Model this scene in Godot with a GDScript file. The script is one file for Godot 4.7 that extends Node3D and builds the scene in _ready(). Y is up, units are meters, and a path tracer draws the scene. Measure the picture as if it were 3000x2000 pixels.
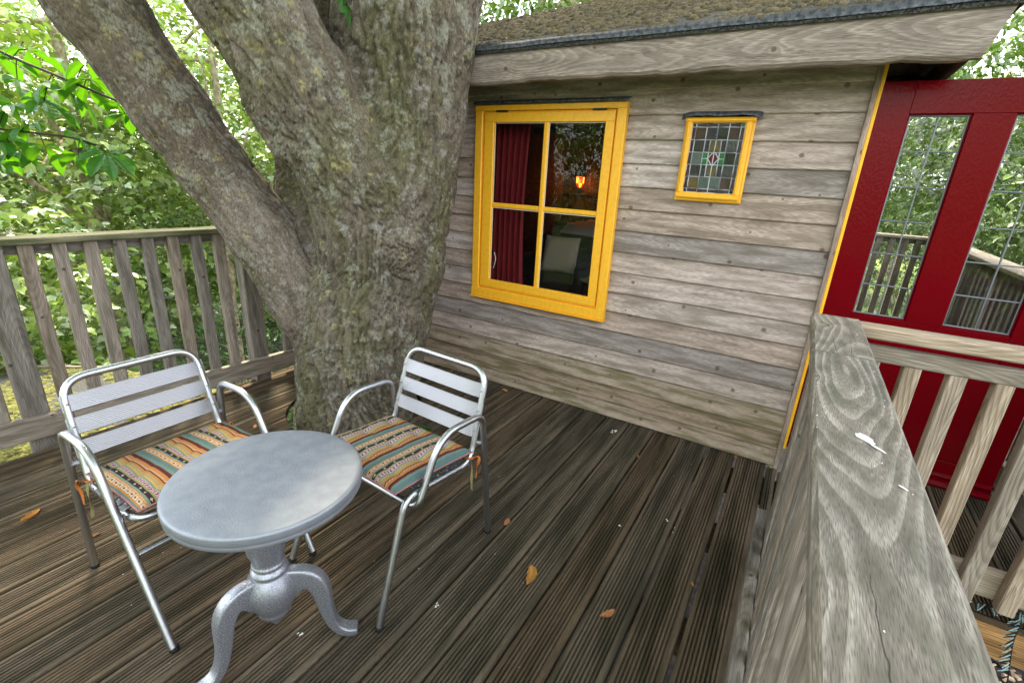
extends Node3D
# Tree-house deck: old tree, aluminium chairs and table, timber cabin, railings, woodland.

var rng := RandomNumberGenerator.new()
var used := {}
var M := {}
var nz := FastNoiseLite.new()

# ------------------------------------------------------------------ naming
func numbered(called: String) -> String:
	if not used.has(called):
		used[called] = 0
		return called
	used[called] += 1
	return "%s_%03d" % [called, used[called]]

func tag(o: Node, label: String, category: String, group := "", kind := "") -> Node:
	if label: o.set_meta("label", label)
	if category: o.set_meta("category", category)
	if group: o.set_meta("group", group)
	if kind: o.set_meta("kind", kind)
	return o

func thing(called: String, label: String, category: String, at := Vector3.ZERO, group := "") -> Node3D:
	var o := Node3D.new()
	o.name = numbered(called)
	add_child(o)
	o.position = at
	tag(o, label, category, group)
	return o

func structure(called: String, at := Vector3.ZERO) -> Node3D:
	var o := Node3D.new()
	o.name = numbered(called)
	add_child(o)
	o.position = at
	o.set_meta("kind", "structure")
	return o

func put(called: String, mesh: Mesh, mat: Material, parent: Node = self, xf := Transform3D.IDENTITY) -> MeshInstance3D:
	var o := MeshInstance3D.new()
	o.mesh = mesh
	o.material_override = mat
	o.transform = xf
	if parent == self: o.name = numbered(called)
	else: o.name = called
	parent.add_child(o, true)
	return o

func group_node(called: String, parent: Node) -> Node3D:
	var o := Node3D.new()
	o.name = called
	parent.add_child(o, true)
	return o

# ------------------------------------------------------------------ mesh helpers
func new_st() -> SurfaceTool:
	var st := SurfaceTool.new()
	st.begin(Mesh.PRIMITIVE_TRIANGLES)
	return st

func tri(st: SurfaceTool, p: Array, uv: Array, n: Vector3) -> void:
	# emits so that the front (clockwise) side faces n
	var c: Vector3 = (p[1] - p[0]).cross(p[2] - p[0])
	var order := [0, 2, 1] if c.dot(n) > 0 else [0, 1, 2]
	for i in order:
		st.set_normal(n)
		st.set_uv(uv[i])
		st.add_vertex(p[i])

func quad(st: SurfaceTool, a: Vector3, b: Vector3, c: Vector3, d: Vector3, ua: Vector2, ub: Vector2, uc: Vector2, ud: Vector2, hint: Vector3) -> void:
	var n := (c - a).cross(d - b).normalized()
	if n.dot(hint) < 0: n = -n
	tri(st, [a, b, c], [ua, ub, uc], n)
	tri(st, [a, c, d], [ua, uc, ud], n)

func plank(st: SurfaceTool, L: float, H: float, T: float, bev: float, uo: Vector2, us: Vector2, bow := 0.0) -> void:
	# along +x from 0 to L, centred in y (H) and z (T); chamfered long edges
	var h := H * 0.5; var t := T * 0.5; var b := minf(bev, minf(h, t) * 0.9)
	var sec := [Vector2(-h + b, t), Vector2(h - b, t), Vector2(h, t - b), Vector2(h, -t + b), Vector2(h - b, -t), Vector2(-h + b, -t), Vector2(-h, -t + b), Vector2(-h, t - b)]
	var per := 0.0
	for i in 8:
		var p: Vector2 = sec[i]; var q: Vector2 = sec[(i + 1) % 8]
		var l := p.distance_to(q)
		var n2 := (q - p).orthogonal()
		var mid := (p + q) * 0.5
		if n2.dot(mid) < 0: n2 = -n2
		var nn := Vector3(0, n2.x, n2.y)
		quad(st, Vector3(0, p.x, p.y), Vector3(L, p.x, p.y), Vector3(L, q.x, q.y), Vector3(0, q.x, q.y),
			uo + Vector2(0, per) * us, uo + Vector2(L, per) * us, uo + Vector2(L, per + l) * us, uo + Vector2(0, per + l) * us, nn)
		per += l
	for e in 2:
		var x := 0.0 if e == 0 else L
		var nn := Vector3(-1, 0, 0) if e == 0 else Vector3(1, 0, 0)
		for i in range(1, 7):
			var tr := [sec[0], sec[i], sec[i + 1]]
			var pp := []; var uu := []
			for s in tr:
				pp.append(Vector3(x, s.x, s.y)); uu.append(uo + Vector2(s.y * 0.25, s.x) * us)
			tri(st, pp, uu, nn)

var wood_us := {}
func beam(called: String, parent: Node, a: Vector3, b: Vector3, up: Vector3, H: float, T: float, mat: String, bev := 0.003, uoff := Vector2(-1, -1)) -> MeshInstance3D:
	# a plank from a to b; its height H runs along up, its thickness T across
	var x := (b - a).normalized()
	var z := x.cross(up).normalized()
	var y := z.cross(x)
	var st := new_st()
	var us: Vector2 = wood_us.get(mat, Vector2(1, 1))
	var uo := uoff if uoff.x >= 0.0 else Vector2(rng.randf(), rng.randf())
	plank(st, a.distance_to(b), H, T, bev, uo, us)
	st.generate_tangents()
	return put(called, st.commit(), M[mat], parent, Transform3D(Basis(x, y, z), a))

func box(st: SurfaceTool, lo: Vector3, hi: Vector3, us := 1.0, uo := Vector2.ZERO) -> void:
	var c := (lo + hi) * 0.5
	for ax in 3:
		for s in 2:
			var n := Vector3.ZERO; n[ax] = -1.0 if s == 0 else 1.0
			var u := (ax + 1) % 3; var v := (ax + 2) % 3
			var P := []
			var U := []
			for k in [[0, 0], [1, 0], [1, 1], [0, 1]]:
				var p := Vector3.ZERO
				p[ax] = lo[ax] if s == 0 else hi[ax]
				p[u] = lo[u] if k[0] == 0 else hi[u]
				p[v] = lo[v] if k[1] == 0 else hi[v]
				P.append(p)
				var along := 0 if ax != 0 else 2
				var other := 1 if ax != 1 else 2
				U.append(uo + Vector2(p[along], p[other]) * us)
			quad(st, P[0], P[1], P[2], P[3], U[0], U[1], U[2], U[3], n)

func box_part(called: String, parent: Node, lo: Vector3, hi: Vector3, mat: Material, bev := 0.0) -> MeshInstance3D:
	var st := new_st()
	if bev > 0.0:
		# chamfered along its longest axis
		var d := hi - lo; var ax := d.max_axis_index()
		var x := Vector3.ZERO; x[ax] = 1.0
		var y := Vector3(0, 1, 0) if ax != 1 else Vector3(1, 0, 0)
		var z := x.cross(y)
		var yy := y.max_axis_index(); var zz := z.abs().max_axis_index()
		var o := (lo + hi) * 0.5; o[ax] = lo[ax]
		plank(st, d[ax], d[yy], d[zz], bev, Vector2(rng.randf(), rng.randf()), Vector2(1, 1))
		st.generate_tangents()
		return put(called, st.commit(), mat, parent, Transform3D(Basis(x, y, z), o))
	box(st, lo, hi)
	st.generate_tangents()
	return put(called, st.commit(), mat, parent)

func grid_mesh(rows: Array, closed: bool, cap := true, uvs := Vector2(1, 1), flip := false, into: ArrayMesh = null) -> ArrayMesh:
	# rows of equal length -> smooth surface; closed wraps each row
	var nr := rows.size(); var nc: int = rows[0].size()
	var w := nc + (1 if closed else 0)
	var V := PackedVector3Array(); var N := PackedVector3Array(); var U := PackedVector2Array(); var I := PackedInt32Array()
	V.resize(nr * w); N.resize(nr * w); U.resize(nr * w)
	for r in nr:
		for c in w:
			V[r * w + c] = rows[r][c % nc]
			U[r * w + c] = Vector2(float(c) / (w - 1) * uvs.x, float(r) / maxf(1, nr - 1) * uvs.y)
	var sg := -1.0 if flip else 1.0
	for r in nr - 1:
		for c in w - 1:
			var a := r * w + c; var b := a + 1; var d := a + w; var e := d + 1
			var n := (V[b] - V[a]).cross(V[d] - V[a]) + (V[d] - V[e]).cross(V[b] - V[e])
			n *= sg
			for k in [a, b, d, e]: N[k] += n
			if flip: I.append_array([a, b, d, b, e, d])
			else: I.append_array([a, d, b, b, d, e])
	if closed:
		for r in nr:
			var n2 := N[r * w] + N[r * w + w - 1]
			N[r * w] = n2; N[r * w + w - 1] = n2
	for i in N.size(): N[i] = N[i].normalized() if N[i].length_squared() > 1e-20 else Vector3.UP
	if cap and closed:
		for e2 in 2:
			var r2 := 0 if e2 == 0 else nr - 1
			var cen := Vector3.ZERO
			for c in nc: cen += rows[r2][c]
			cen /= nc
			var other := Vector3.ZERO
			var r3 := 1 if e2 == 0 else nr - 2
			for c in nc: other += rows[r3][c]
			other /= nc
			var n3 := (cen - other).normalized()
			var base := V.size()
			V.append(cen); N.append(n3); U.append(Vector2(0.5, 0.5))
			for c in nc:
				V.append(rows[r2][c]); N.append(n3); U.append(Vector2(0.5, 0.5) + Vector2(cos(TAU * c / nc), sin(TAU * c / nc)) * 0.5)
			for c in nc:
				var i1 := base + 1 + c; var i2 := base + 1 + (c + 1) % nc
				var cr := (V[i1] - cen).cross(V[i2] - cen)
				if cr.dot(n3) > 0: I.append_array([base, i2, i1])
				else: I.append_array([base, i1, i2])
	var arr := []; arr.resize(Mesh.ARRAY_MAX)
	arr[Mesh.ARRAY_VERTEX] = V; arr[Mesh.ARRAY_NORMAL] = N; arr[Mesh.ARRAY_TEX_UV] = U; arr[Mesh.ARRAY_INDEX] = I
	var am := into if into else ArrayMesh.new()
	am.add_surface_from_arrays(Mesh.PRIMITIVE_TRIANGLES, arr)
	return am

func join(meshes: Array) -> ArrayMesh:
	var st := SurfaceTool.new()
	for m in meshes:
		for s in m.get_surface_count(): st.append_from(m, s, Transform3D.IDENTITY)
	return st.commit()

func lathe(prof: Array, seg: int, centre := Vector3.ZERO) -> ArrayMesh:
	var rows := []
	for p in prof:
		var row := PackedVector3Array()
		for i in seg:
			var a := -TAU * i / seg
			row.append(centre + Vector3(cos(a) * p.x, p.y, sin(a) * p.x))
		rows.append(row)
	return grid_mesh(rows, true, true, Vector2(1, 1), true)

func tube(pts: Array, rad, seg := 10, cap := true) -> ArrayMesh:
	# swept tube; rad is a number or an array of radii
	var rows := []
	var n := pts.size()
	var up := Vector3.UP
	var t0: Vector3 = (pts[1] - pts[0]).normalized()
	if absf(t0.dot(up)) > 0.9: up = Vector3.RIGHT
	var nrm := t0.cross(up).normalized()
	var prev := t0
	for i in n:
		var t: Vector3
		if i == 0: t = t0
		elif i == n - 1: t = (pts[n - 1] - pts[n - 2]).normalized()
		else: t = ((pts[i + 1] - pts[i]).normalized() + (pts[i] - pts[i - 1]).normalized()).normalized()
		var ax := prev.cross(t)
		if ax.length() > 1e-6: nrm = nrm.rotated(ax.normalized(), prev.angle_to(t))
		nrm = (nrm - t * nrm.dot(t)).normalized()
		prev = t
		var bi := t.cross(nrm)
		var r: float = rad[i] if rad is Array else rad
		var row := PackedVector3Array()
		for k in seg:
			var a := TAU * k / seg
			row.append(pts[i] + (nrm * cos(a) + bi * sin(a)) * r)
		rows.append(row)
	return grid_mesh(rows, true, cap, Vector2(1, 1), true)

func rounded(pts: Array, rad, steps := 6) -> Array:
	# a polyline with its corners turned into arcs (quadratic)
	var out := [pts[0]]
	for i in range(1, pts.size() - 1):
		var p: Vector3 = pts[i]
		var r: float = rad[i - 1] if rad is Array else rad
		var d0: Vector3 = pts[i - 1] - p; var d1: Vector3 = pts[i + 1] - p
		var a := p + d0.normalized() * minf(r, d0.length() * 0.49)
		var b := p + d1.normalized() * minf(r, d1.length() * 0.49)
		for k in steps + 1:
			var t := float(k) / steps
			out.append(a.lerp(p, t).lerp(p.lerp(b, t), t))
	out.append(pts[pts.size() - 1])
	return out

func sph(c: Vector3, r: float, seg := 10, squash := Vector3.ONE) -> ArrayMesh:
	var prof := []
	var rows := []
	for i in seg + 1:
		var a := PI * i / seg
		var row := PackedVector3Array()
		for k in seg * 2:
			var b := TAU * k / (seg * 2)
			row.append(c + Vector3(sin(a) * cos(b), cos(a), sin(a) * sin(b)) * r * squash)
		rows.append(row)
	return grid_mesh(rows, true, false, Vector2(1, 1), false)

# ------------------------------------------------------------------ textures
func tex(img: Image, mip := true) -> ImageTexture:
	if mip: img.generate_mipmaps()
	return ImageTexture.create_from_image(img)

func std(col: Color, rough := 0.8, metal := 0.0) -> StandardMaterial3D:
	var m := StandardMaterial3D.new()
	m.albedo_color = col; m.roughness = rough; m.metallic = metal
	return m

func smooth(a: float, b: float, x: float) -> float:
	var t := clampf((x - a) / (b - a), 0.0, 1.0)
	return t * t * (3.0 - 2.0 * t)

# weathered timber: growth rings of a board sawn lengthwise, fibres, knots, bleached and green patches
func wood(seed_: int, W: int, H: int, len_m: float, wid_m: float, spacing: float, early: Color, late: Color, fleck: Color, o := {}) -> Array:
	var f := FastNoiseLite.new(); f.seed = seed_; f.frequency = 1.0; f.noise_type = FastNoiseLite.TYPE_SIMPLEX; f.fractal_type = FastNoiseLite.FRACTAL_NONE
	var r0 := RandomNumberGenerator.new(); r0.seed = seed_ * 7 + 3
	var knots := []
	for i in int(o.get("knots", 3)):
		knots.append([(i + r0.randf() * 0.6) * len_m / int(o.get("knots", 3)), r0.randf_range(0.12, 0.88) * wid_m, r0.randf_range(0.006, 0.014) * o.get("knot_size", 1.0)])
	var cracks := []
	for i in int(o.get("cracks", 0)):
		cracks.append([r0.randf() * len_m, r0.randf_range(0.05, 0.28), r0.randf() * wid_m, r0.randf_range(0.0003, 0.0008), r0.randf() * 9.0])
	var rgb := PackedByteArray(); rgb.resize(W * H * 3)
	var hg := PackedByteArray(); hg.resize(W * H)
	var kf: Color = o.get("knot", Color(0.2, 0.16, 0.12))
	var stain: Color = o.get("stain", Color(0.3, 0.3, 0.2))
	var stain_amt: float = o.get("stain_amt", 0.0)
	var dpt: float = o.get("depth", 0.05)
	var con: float = o.get("contrast", 1.0)
	var fib: float = o.get("fibre", 0.5)
	var fl_amt: float = o.get("fleck_amt", 0.4)
	var bl_amt: float = o.get("blotch", 0.25)
	var wav: float = o.get("wave", 0.35)
	var wan: float = o.get("wander", 0.22)
	var dk_amt: float = o.get("dash", 0.0)
	var dk: Color = o.get("dash_col", Color(0.4, 0.33, 0.27))
	# fibres and patches come from noise images (stretched along the board)
	var f2 := FastNoiseLite.new(); f2.seed = seed_ + 5; f2.frequency = o.get("ffreq", 0.35); f2.noise_type = FastNoiseLite.TYPE_SIMPLEX; f2.fractal_octaves = 3
	var fw := maxi(16, int(W * o.get("stretch", 0.05)))
	var fi := f2.get_seamless_image(fw, H, false, false, 0.15, true); fi.resize(W, H, Image.INTERPOLATE_CUBIC)
	var f3 := FastNoiseLite.new(); f3.seed = seed_ + 9; f3.frequency = 0.02; f3.fractal_octaves = 4
	var bi := f3.get_seamless_image(W / 4, H, false, false, 0.2, true); bi.resize(W, H)
	fi.convert(Image.FORMAT_L8); bi.convert(Image.FORMAT_L8)
	var fd := fi.get_data(); var bd := bi.get_data()
	for x in W:
		var u := float(x) / W * len_m
		var ph := TAU * x / W   # periodic along the board
		var cx := cos(ph) * len_m / TAU; var cy := sin(ph) * len_m / TAU
		var d := absf(dpt + dpt * o.get("dvar", 1.1) * f.get_noise_2d(cx * 0.8, cy * 0.8)) + 0.002
		var v0 := wid_m * (0.5 + wan * f.get_noise_2d(cx * 0.7 + 40.0, cy * 0.7))
		var kk := []
		for k in knots:
			var du: float = absf(u - k[0]); du = minf(du, len_m - du)
			if du < 0.12: kk.append([du, k[1], k[2]])
		var cc := []
		for k in cracks:
			var du: float = absf(u - k[0]); du = minf(du, len_m - du)
			if du < k[1]: cc.append([k[2] + 0.004 * sin(u * 9.0 + k[4]) + 0.0012 * f.get_noise_2d(u * 30.0, k[4]), k[3] * (1.0 - du / k[1]) + 0.0002])
		for y in H:
			var v := float(y) / H * wid_m
			var dv := v - v0
			var r := sqrt(d * d + dv * dv)
			var core := 0.0
			for k in kk:
				var kv: float = v - k[1]
				var rr: float = k[2]
				var q: float = k[0] * k[0] / (rr * rr * 9.0) + kv * kv / (rr * rr * 2.6)
				if q < 6.0:
					r += exp(-q) * rr * 1.3
					var q2: float = (k[0] * k[0] + kv * kv * 1.2) / (rr * rr)
					core = maxf(core, 1.0 - smooth(0.35, 1.1, q2))
			var ring := r / spacing + f.get_noise_2d(cx * 2.2 + v * 11.0, cy * 2.2) * wav
			var fr := ring - floorf(ring)
			var lt := smooth(0.35, 0.82, fr) * (1.0 - smooth(0.9, 1.0, fr)) * con
			var i := y * W + x
			var fv := fd[i] / 255.0; var bv := bd[i] / 255.0
			var c := early.lerp(late, lt)
			c = c * (1.0 - fib * 0.5 + fib * fv)
			var fl := smooth(0.62, 0.8, fv) * smooth(0.4, 0.62, bv) * fl_amt
			c = c.lerp(fleck, fl)
			if dk_amt > 0.0: c = c.lerp(dk, smooth(0.56, 0.80, 1.0 - fv) * dk_amt)
			c = c * (1.0 - bl_amt + bl_amt * 2.0 * bv)
			if stain_amt > 0.0: c = c.lerp(stain, smooth(0.5, 0.75, 1.0 - bv + (fv - 0.5) * 0.4) * stain_amt)
			c = c.lerp(kf, core * 0.6)
			var ck := 0.0
			for q in cc: ck = maxf(ck, 1.0 - smooth(0.4, 1.4, absf(v - q[0]) / q[1]))
			c = c.lerp(kf, ck * 0.7)
			rgb[i * 3] = clampi(int(c.r * 255), 0, 255); rgb[i * 3 + 1] = clampi(int(c.g * 255), 0, 255); rgb[i * 3 + 2] = clampi(int(c.b * 255), 0, 255)
			hg[i] = clampi(int(110 + lt * 60 * o.get("ridge", 1.0) + (fv - 0.5) * 90 * fib - core * 20 - ck * 80), 0, 255)
	var a := Image.create_from_data(W, H, false, Image.FORMAT_RGB8, rgb)
	var h := Image.create_from_data(W, H, false, Image.FORMAT_L8, hg)
	h.convert(Image.FORMAT_RGBA8)
	h.bump_map_to_normal_map(o.get("bump", 3.0))
	return [tex(a), tex(h)]

func wood_mat(called: String, seed_: int, W: int, H: int, len_m: float, wid_m: float, spacing: float, early: Color, late: Color, fleck: Color, o := {}) -> void:
	var t := wood(seed_, W, H, len_m, wid_m, spacing, early, late, fleck, o)
	for v in int(o.get("variants", 1)):
		var m := StandardMaterial3D.new()
		m.albedo_texture = t[0]
		var k: float = 1.0 + (v - (int(o.get("variants", 1)) - 1) * 0.5) * o.get("step", 0.11)
		var warm: float = 1.0 + 0.02 * ((v * 2) % 3 - 1)
		m.albedo_color = Color(k * warm, k, k / warm) * Color(0.9, 0.9, 0.9)
		m.normal_enabled = true; m.normal_texture = t[1]; m.normal_scale = o.get("nscale", 1.0)
		m.roughness = o.get("rough", 0.85)
		m.metallic_specular = 0.2 if called == "deck" else 0.35
		var nm := called if v == 0 else "%s%d" % [called, v]
		M[nm] = m
		wood_us[nm] = Vector2(1.0 / len_m, 1.0 / wid_m)

func noise_tex(seed_: int, size: int, freq: float, cols: Array, offs: Array, oct := 4, ridged := false, bump := 0.0) -> Array:
	var f := FastNoiseLite.new(); f.seed = seed_; f.frequency = freq; f.fractal_octaves = oct
	if ridged: f.fractal_type = FastNoiseLite.FRACTAL_RIDGED
	var im := f.get_seamless_image(size, size, false, false, 0.15, true)
	im.convert(Image.FORMAT_L8)
	var d := im.get_data()
	var g := Gradient.new()
	g.offsets = PackedFloat32Array(offs); g.colors = PackedColorArray(cols)
	var lut := []
	for i in 256: lut.append(g.sample(i / 255.0))
	var rgb := PackedByteArray(); rgb.resize(size * size * 3)
	for i in d.size():
		var c: Color = lut[d[i]]
		rgb[i * 3] = c.r8; rgb[i * 3 + 1] = c.g8; rgb[i * 3 + 2] = c.b8
	var out := [tex(Image.create_from_data(size, size, false, Image.FORMAT_RGB8, rgb))]
	if bump > 0.0:
		var h := im.duplicate(); h.convert(Image.FORMAT_RGBA8); h.bump_map_to_normal_map(bump)
		out.append(tex(h))
	return out

func tri_mat(t: Array, scale: Vector3, rough := 0.9, nscale := 1.0, col := Color.WHITE, metal := 0.0) -> StandardMaterial3D:
	var m := StandardMaterial3D.new()
	m.albedo_texture = t[0]; m.albedo_color = col
	if t.size() > 1:
		m.normal_enabled = true; m.normal_texture = t[1]; m.normal_scale = nscale
	m.uv1_triplanar = true; m.uv1_world_triplanar = true; m.uv1_scale = scale
	m.roughness = rough; m.metallic = metal
	return m

func leaf_mat(col: Color, back: Color, rough := 0.5) -> StandardMaterial3D:
	var m := StandardMaterial3D.new()
	m.albedo_color = col; m.roughness = rough; m.vertex_color_use_as_albedo = true
	m.backlight_enabled = true; m.backlight = back
	m.cull_mode = BaseMaterial3D.CULL_DISABLED
	return m

func materials() -> void:
	var sid := {"knots": 4, "depth": 0.04, "wander": 0.12, "contrast": 0.5, "fibre": 0.16, "fleck_amt": 0.7, "blotch": 0.16, "variants": 4, "step": 0.075, "knot": Color(0.36, 0.29, 0.23), "bump": 3.0, "nscale": 1.0, "dash": 0.45, "dash_col": Color(0.50, 0.42, 0.35), "stain": Color(0.56, 0.50, 0.42), "stain_amt": 0.3, "stretch": 0.10, "ffreq": 0.5, "cracks": 4}
	wood_mat("siding", 11, 1024, 128, 1.7, 0.125, 0.0062, Color(0.76, 0.695, 0.655), Color(0.675, 0.605, 0.56), Color(0.87, 0.845, 0.82), sid)
	wood_mat("siding_two", 19, 1024, 128, 1.7, 0.125, 0.0075, Color(0.735, 0.675, 0.635), Color(0.65, 0.585, 0.54), Color(0.86, 0.835, 0.805), sid)
	sid["stain"] = Color(0.47, 0.45, 0.29); sid["stain_amt"] = 0.6; sid["fleck_amt"] = 0.3
	wood_mat("damp_siding", 17, 1024, 128, 1.7, 0.125, 0.0062, Color(0.68, 0.61, 0.535), Color(0.60, 0.53, 0.455), Color(0.81, 0.78, 0.72), sid)
	wood_mat("cap", 23, 2048, 256, 1.5, 0.2, 0.0115, Color(0.50, 0.455, 0.405), Color(0.645, 0.60, 0.54), Color(0.77, 0.745, 0.70), {"knots": 2, "knot_size": 1.2, "depth": 0.07, "dvar": 0.6, "contrast": 0.9, "fibre": 0.35, "fleck_amt": 0.25, "blotch": 0.12, "stain": Color(0.36, 0.355, 0.27), "stain_amt": 0.3, "knot": Color(0.28, 0.25, 0.22), "bump": 4.0, "wave": 0.3, "wander": 0.10, "cracks": 9, "stretch": 0.08, "ffreq": 0.45, "dash": 0.3, "dash_col": Color(0.33, 0.30, 0.27)})
	wood_mat("rail", 31, 512, 96, 1.1, 0.12, 0.007, Color(0.56, 0.52, 0.475), Color(0.48, 0.44, 0.395), Color(0.70, 0.675, 0.635), {"knots": 2, "depth": 0.04, "contrast": 0.7, "fibre": 0.3, "fleck_amt": 0.35, "blotch": 0.14, "stain": Color(0.30, 0.295, 0.20), "stain_amt": 0.3, "variants": 3, "step": 0.07, "bump": 2.0, "dash": 0.3, "dash_col": Color(0.36, 0.30, 0.26)})
	wood_mat("pale", 37, 512, 96, 1.1, 0.12, 0.008, Color(0.69, 0.63, 0.555), Color(0.58, 0.51, 0.435), Color(0.83, 0.80, 0.74), {"knots": 1, "depth": 0.035, "contrast": 0.8, "fibre": 0.25, "fleck_amt": 0.5, "blotch": 0.12, "variants": 3, "step": 0.06, "bump": 2.0, "dash": 0.3, "dash_col": Color(0.50, 0.43, 0.36)})
	wood_mat("green_rail", 43, 512, 64, 1.2, 0.12, 0.007, Color(0.47, 0.45, 0.34), Color(0.40, 0.38, 0.28), Color(0.56, 0.55, 0.46), {"knots": 1, "contrast": 0.6, "fibre": 0.3, "fleck_amt": 0.3, "blotch": 0.2, "stain": Color(0.30, 0.33, 0.18), "stain_amt": 0.6, "bump": 2.0})
	wood_mat("fascia", 53, 2048, 160, 2.6, 0.2, 0.0085, Color(0.63, 0.56, 0.51), Color(0.78, 0.72, 0.66), Color(0.84, 0.81, 0.76), {"knots": 4, "depth": 0.06, "dvar": 0.8, "contrast": 0.6, "fibre": 0.25, "fleck_amt": 0.35, "blotch": 0.12, "bump": 3.0, "knot": Color(0.33, 0.27, 0.21), "wave": 0.4, "dash": 0.35, "dash_col": Color(0.46, 0.39, 0.33), "cracks": 8, "stretch": 0.07})
	wood_mat("deck", 61, 1024, 128, 3.4, 0.15, 0.012, Color(0.405, 0.355, 0.295), Color(0.36, 0.315, 0.26), Color(0.52, 0.475, 0.40), {"knots": 0, "depth": 0.05, "contrast": 0.3, "fibre": 0.2, "fleck_amt": 0.10, "blotch": 0.22, "stain": Color(0.235, 0.225, 0.165), "stain_amt": 0.45, "variants": 4, "step": 0.03, "stretch": 0.25, "bump": 1.5, "rough": 0.93, "dash": 0.12, "dash_col": Color(0.24, 0.21, 0.165)})
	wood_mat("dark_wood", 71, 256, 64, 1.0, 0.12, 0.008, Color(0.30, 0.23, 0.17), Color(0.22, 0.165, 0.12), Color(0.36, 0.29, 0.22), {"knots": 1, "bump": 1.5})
	wood_mat("fresh_wood", 73, 256, 64, 1.0, 0.12, 0.008, Color(0.72, 0.55, 0.36), Color(0.60, 0.42, 0.24), Color(0.80, 0.66, 0.48), {"knots": 1, "bump": 1.5})
	# paints
	var yp := std(Color(0.99, 0.73, 0.16), 0.45)
	var pn := noise_tex(3, 256, 0.03, [Color(0.96, 0.96, 0.96), Color(1, 1, 1)], [0.2, 0.7], 4, false, 1.2)
	yp.albedo_texture = pn[0]; yp.normal_enabled = true; yp.normal_texture = pn[1]; yp.normal_scale = 0.05
	yp.uv1_triplanar = true; yp.uv1_world_triplanar = true; yp.uv1_scale = Vector3(4, 4, 4)
	M.yellow = yp
	var rp := std(Color(0.41, 0.002, 0.05), 0.17)
	rp.normal_enabled = true; rp.normal_texture = noise_tex(5, 512, 0.045, [Color.BLACK, Color.WHITE], [0.0, 1.0], 3, false, 2.0)[1]; rp.normal_scale = 0.24
	rp.uv1_triplanar = true; rp.uv1_world_triplanar = true; rp.uv1_scale = Vector3(3.4, 1.8, 3.4)
	rp.metallic_specular = 0.26
	M.red = rp
	# metals
	var an := noise_tex(7, 256, 0.05, [Color(0.86, 0.87, 0.9), Color(1, 1, 1)], [0.25, 0.75], 4, false, 1.0)
	M.tube = std(Color(0.76, 0.77, 0.79), 0.36, 1.0)
	M.tube.roughness_texture = an[0]
	M.tube.uv1_triplanar = true; M.tube.uv1_scale = Vector3(3, 3, 3)
	M.slat = std(Color(0.68, 0.68, 0.70), 0.40, 0.9)
	var cn := noise_tex(9, 512, 0.02, [Color(0.55, 0.565, 0.60), Color(0.575, 0.59, 0.625), Color(0.60, 0.615, 0.645)], [0.2, 0.5, 0.8], 6)
	var ch := noise_tex(13, 512, 0.2, [Color.BLACK, Color.WHITE], [0.0, 1.0], 3, false, 1.6)
	M.cast = tri_mat([cn[0], ch[1]], Vector3(1.7, 1.7, 1.7), 0.48, 0.3, Color(1, 1, 1), 0.5)
	var cs := noise_tex(15, 512, 0.14, [Color(0.50, 0.51, 0.54), Color(0.63, 0.64, 0.675), Color(0.74, 0.75, 0.78)], [0.34, 0.5, 0.66], 4, false, 1.6)
	M.cast_leg = tri_mat(cs, Vector3(3.0, 3.0, 3.0), 0.38, 0.2, Color(1, 1, 1), 0.65)
	var ln := noise_tex(17, 256, 0.03, [Color(0.20, 0.215, 0.24), Color(0.33, 0.345, 0.375), Color(0.45, 0.46, 0.49)], [0.25, 0.5, 0.8], 5, false, 2.0)
	M.lead = tri_mat(ln, Vector3(5, 5, 5), 0.55, 0.5, Color.WHITE, 0.3)
	M.came = std(Color(0.72, 0.74, 0.78), 0.4, 0.3)
	M.door_came = std(Color(0.46, 0.48, 0.50), 0.4, 0.4)
	M.rubber = std(Color(0.03, 0.03, 0.03), 0.7)
	M.screw = std(Color(0.7, 0.7, 0.7), 0.3, 1.0)
	M.steel_dark = std(Color(0.30, 0.30, 0.29), 0.45, 0.9)
	# glass
	var g := std(Color(0.06, 0.08, 0.07, 0.12), 0.0); g.transparency = BaseMaterial3D.TRANSPARENCY_ALPHA; g.metallic_specular = 0.35
	M.glass = g
	var wg := std(Color(0.03, 0.03, 0.03, 0.12), 0.0); wg.metallic_specular = 0.28; wg.transparency = BaseMaterial3D.TRANSPARENCY_ALPHA
	M.window_glass = wg
	# ground and moss
	M.ground = tri_mat(noise_tex(19, 512, 0.02, [Color(0.13, 0.11, 0.07), Color(0.20, 0.24, 0.09), Color(0.30, 0.38, 0.13)], [0.3, 0.5, 0.7], 6, false, 3.0), Vector3(0.5, 0.5, 0.5), 0.95)
	M.lawn = tri_mat(noise_tex(20, 512, 0.06, [Color(0.30, 0.40, 0.11), Color(0.42, 0.52, 0.16), Color(0.50, 0.55, 0.22)], [0.3, 0.5, 0.7], 5, false, 2.0), Vector3(0.7, 0.7, 0.7), 0.95)
	M.chips = tri_mat(noise_tex(21, 512, 0.06, [Color(0.18, 0.12, 0.08), Color(0.42, 0.32, 0.22), Color(0.66, 0.56, 0.44)], [0.3, 0.5, 0.7], 4, false, 4.0), Vector3(2, 2, 2), 0.95)
	M.earth = tri_mat(noise_tex(22, 256, 0.05, [Color(0.07, 0.05, 0.04), Color(0.12, 0.09, 0.07), Color(0.22, 0.17, 0.13)], [0.3, 0.5, 0.8], 5, false, 3.0), Vector3(1, 1, 1), 0.95)
	M.felt = tri_mat(noise_tex(24, 512, 0.05, [Color(0.10, 0.10, 0.10), Color(0.22, 0.22, 0.21), Color(0.32, 0.32, 0.30)], [0.3, 0.5, 0.75], 5, false, 2.5), Vector3(3, 3, 3), 0.95)
	M.moss = std(Color(1, 1, 1), 1.0); M.moss.vertex_color_use_as_albedo = true; M.moss.cull_mode = BaseMaterial3D.CULL_DISABLED
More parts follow.
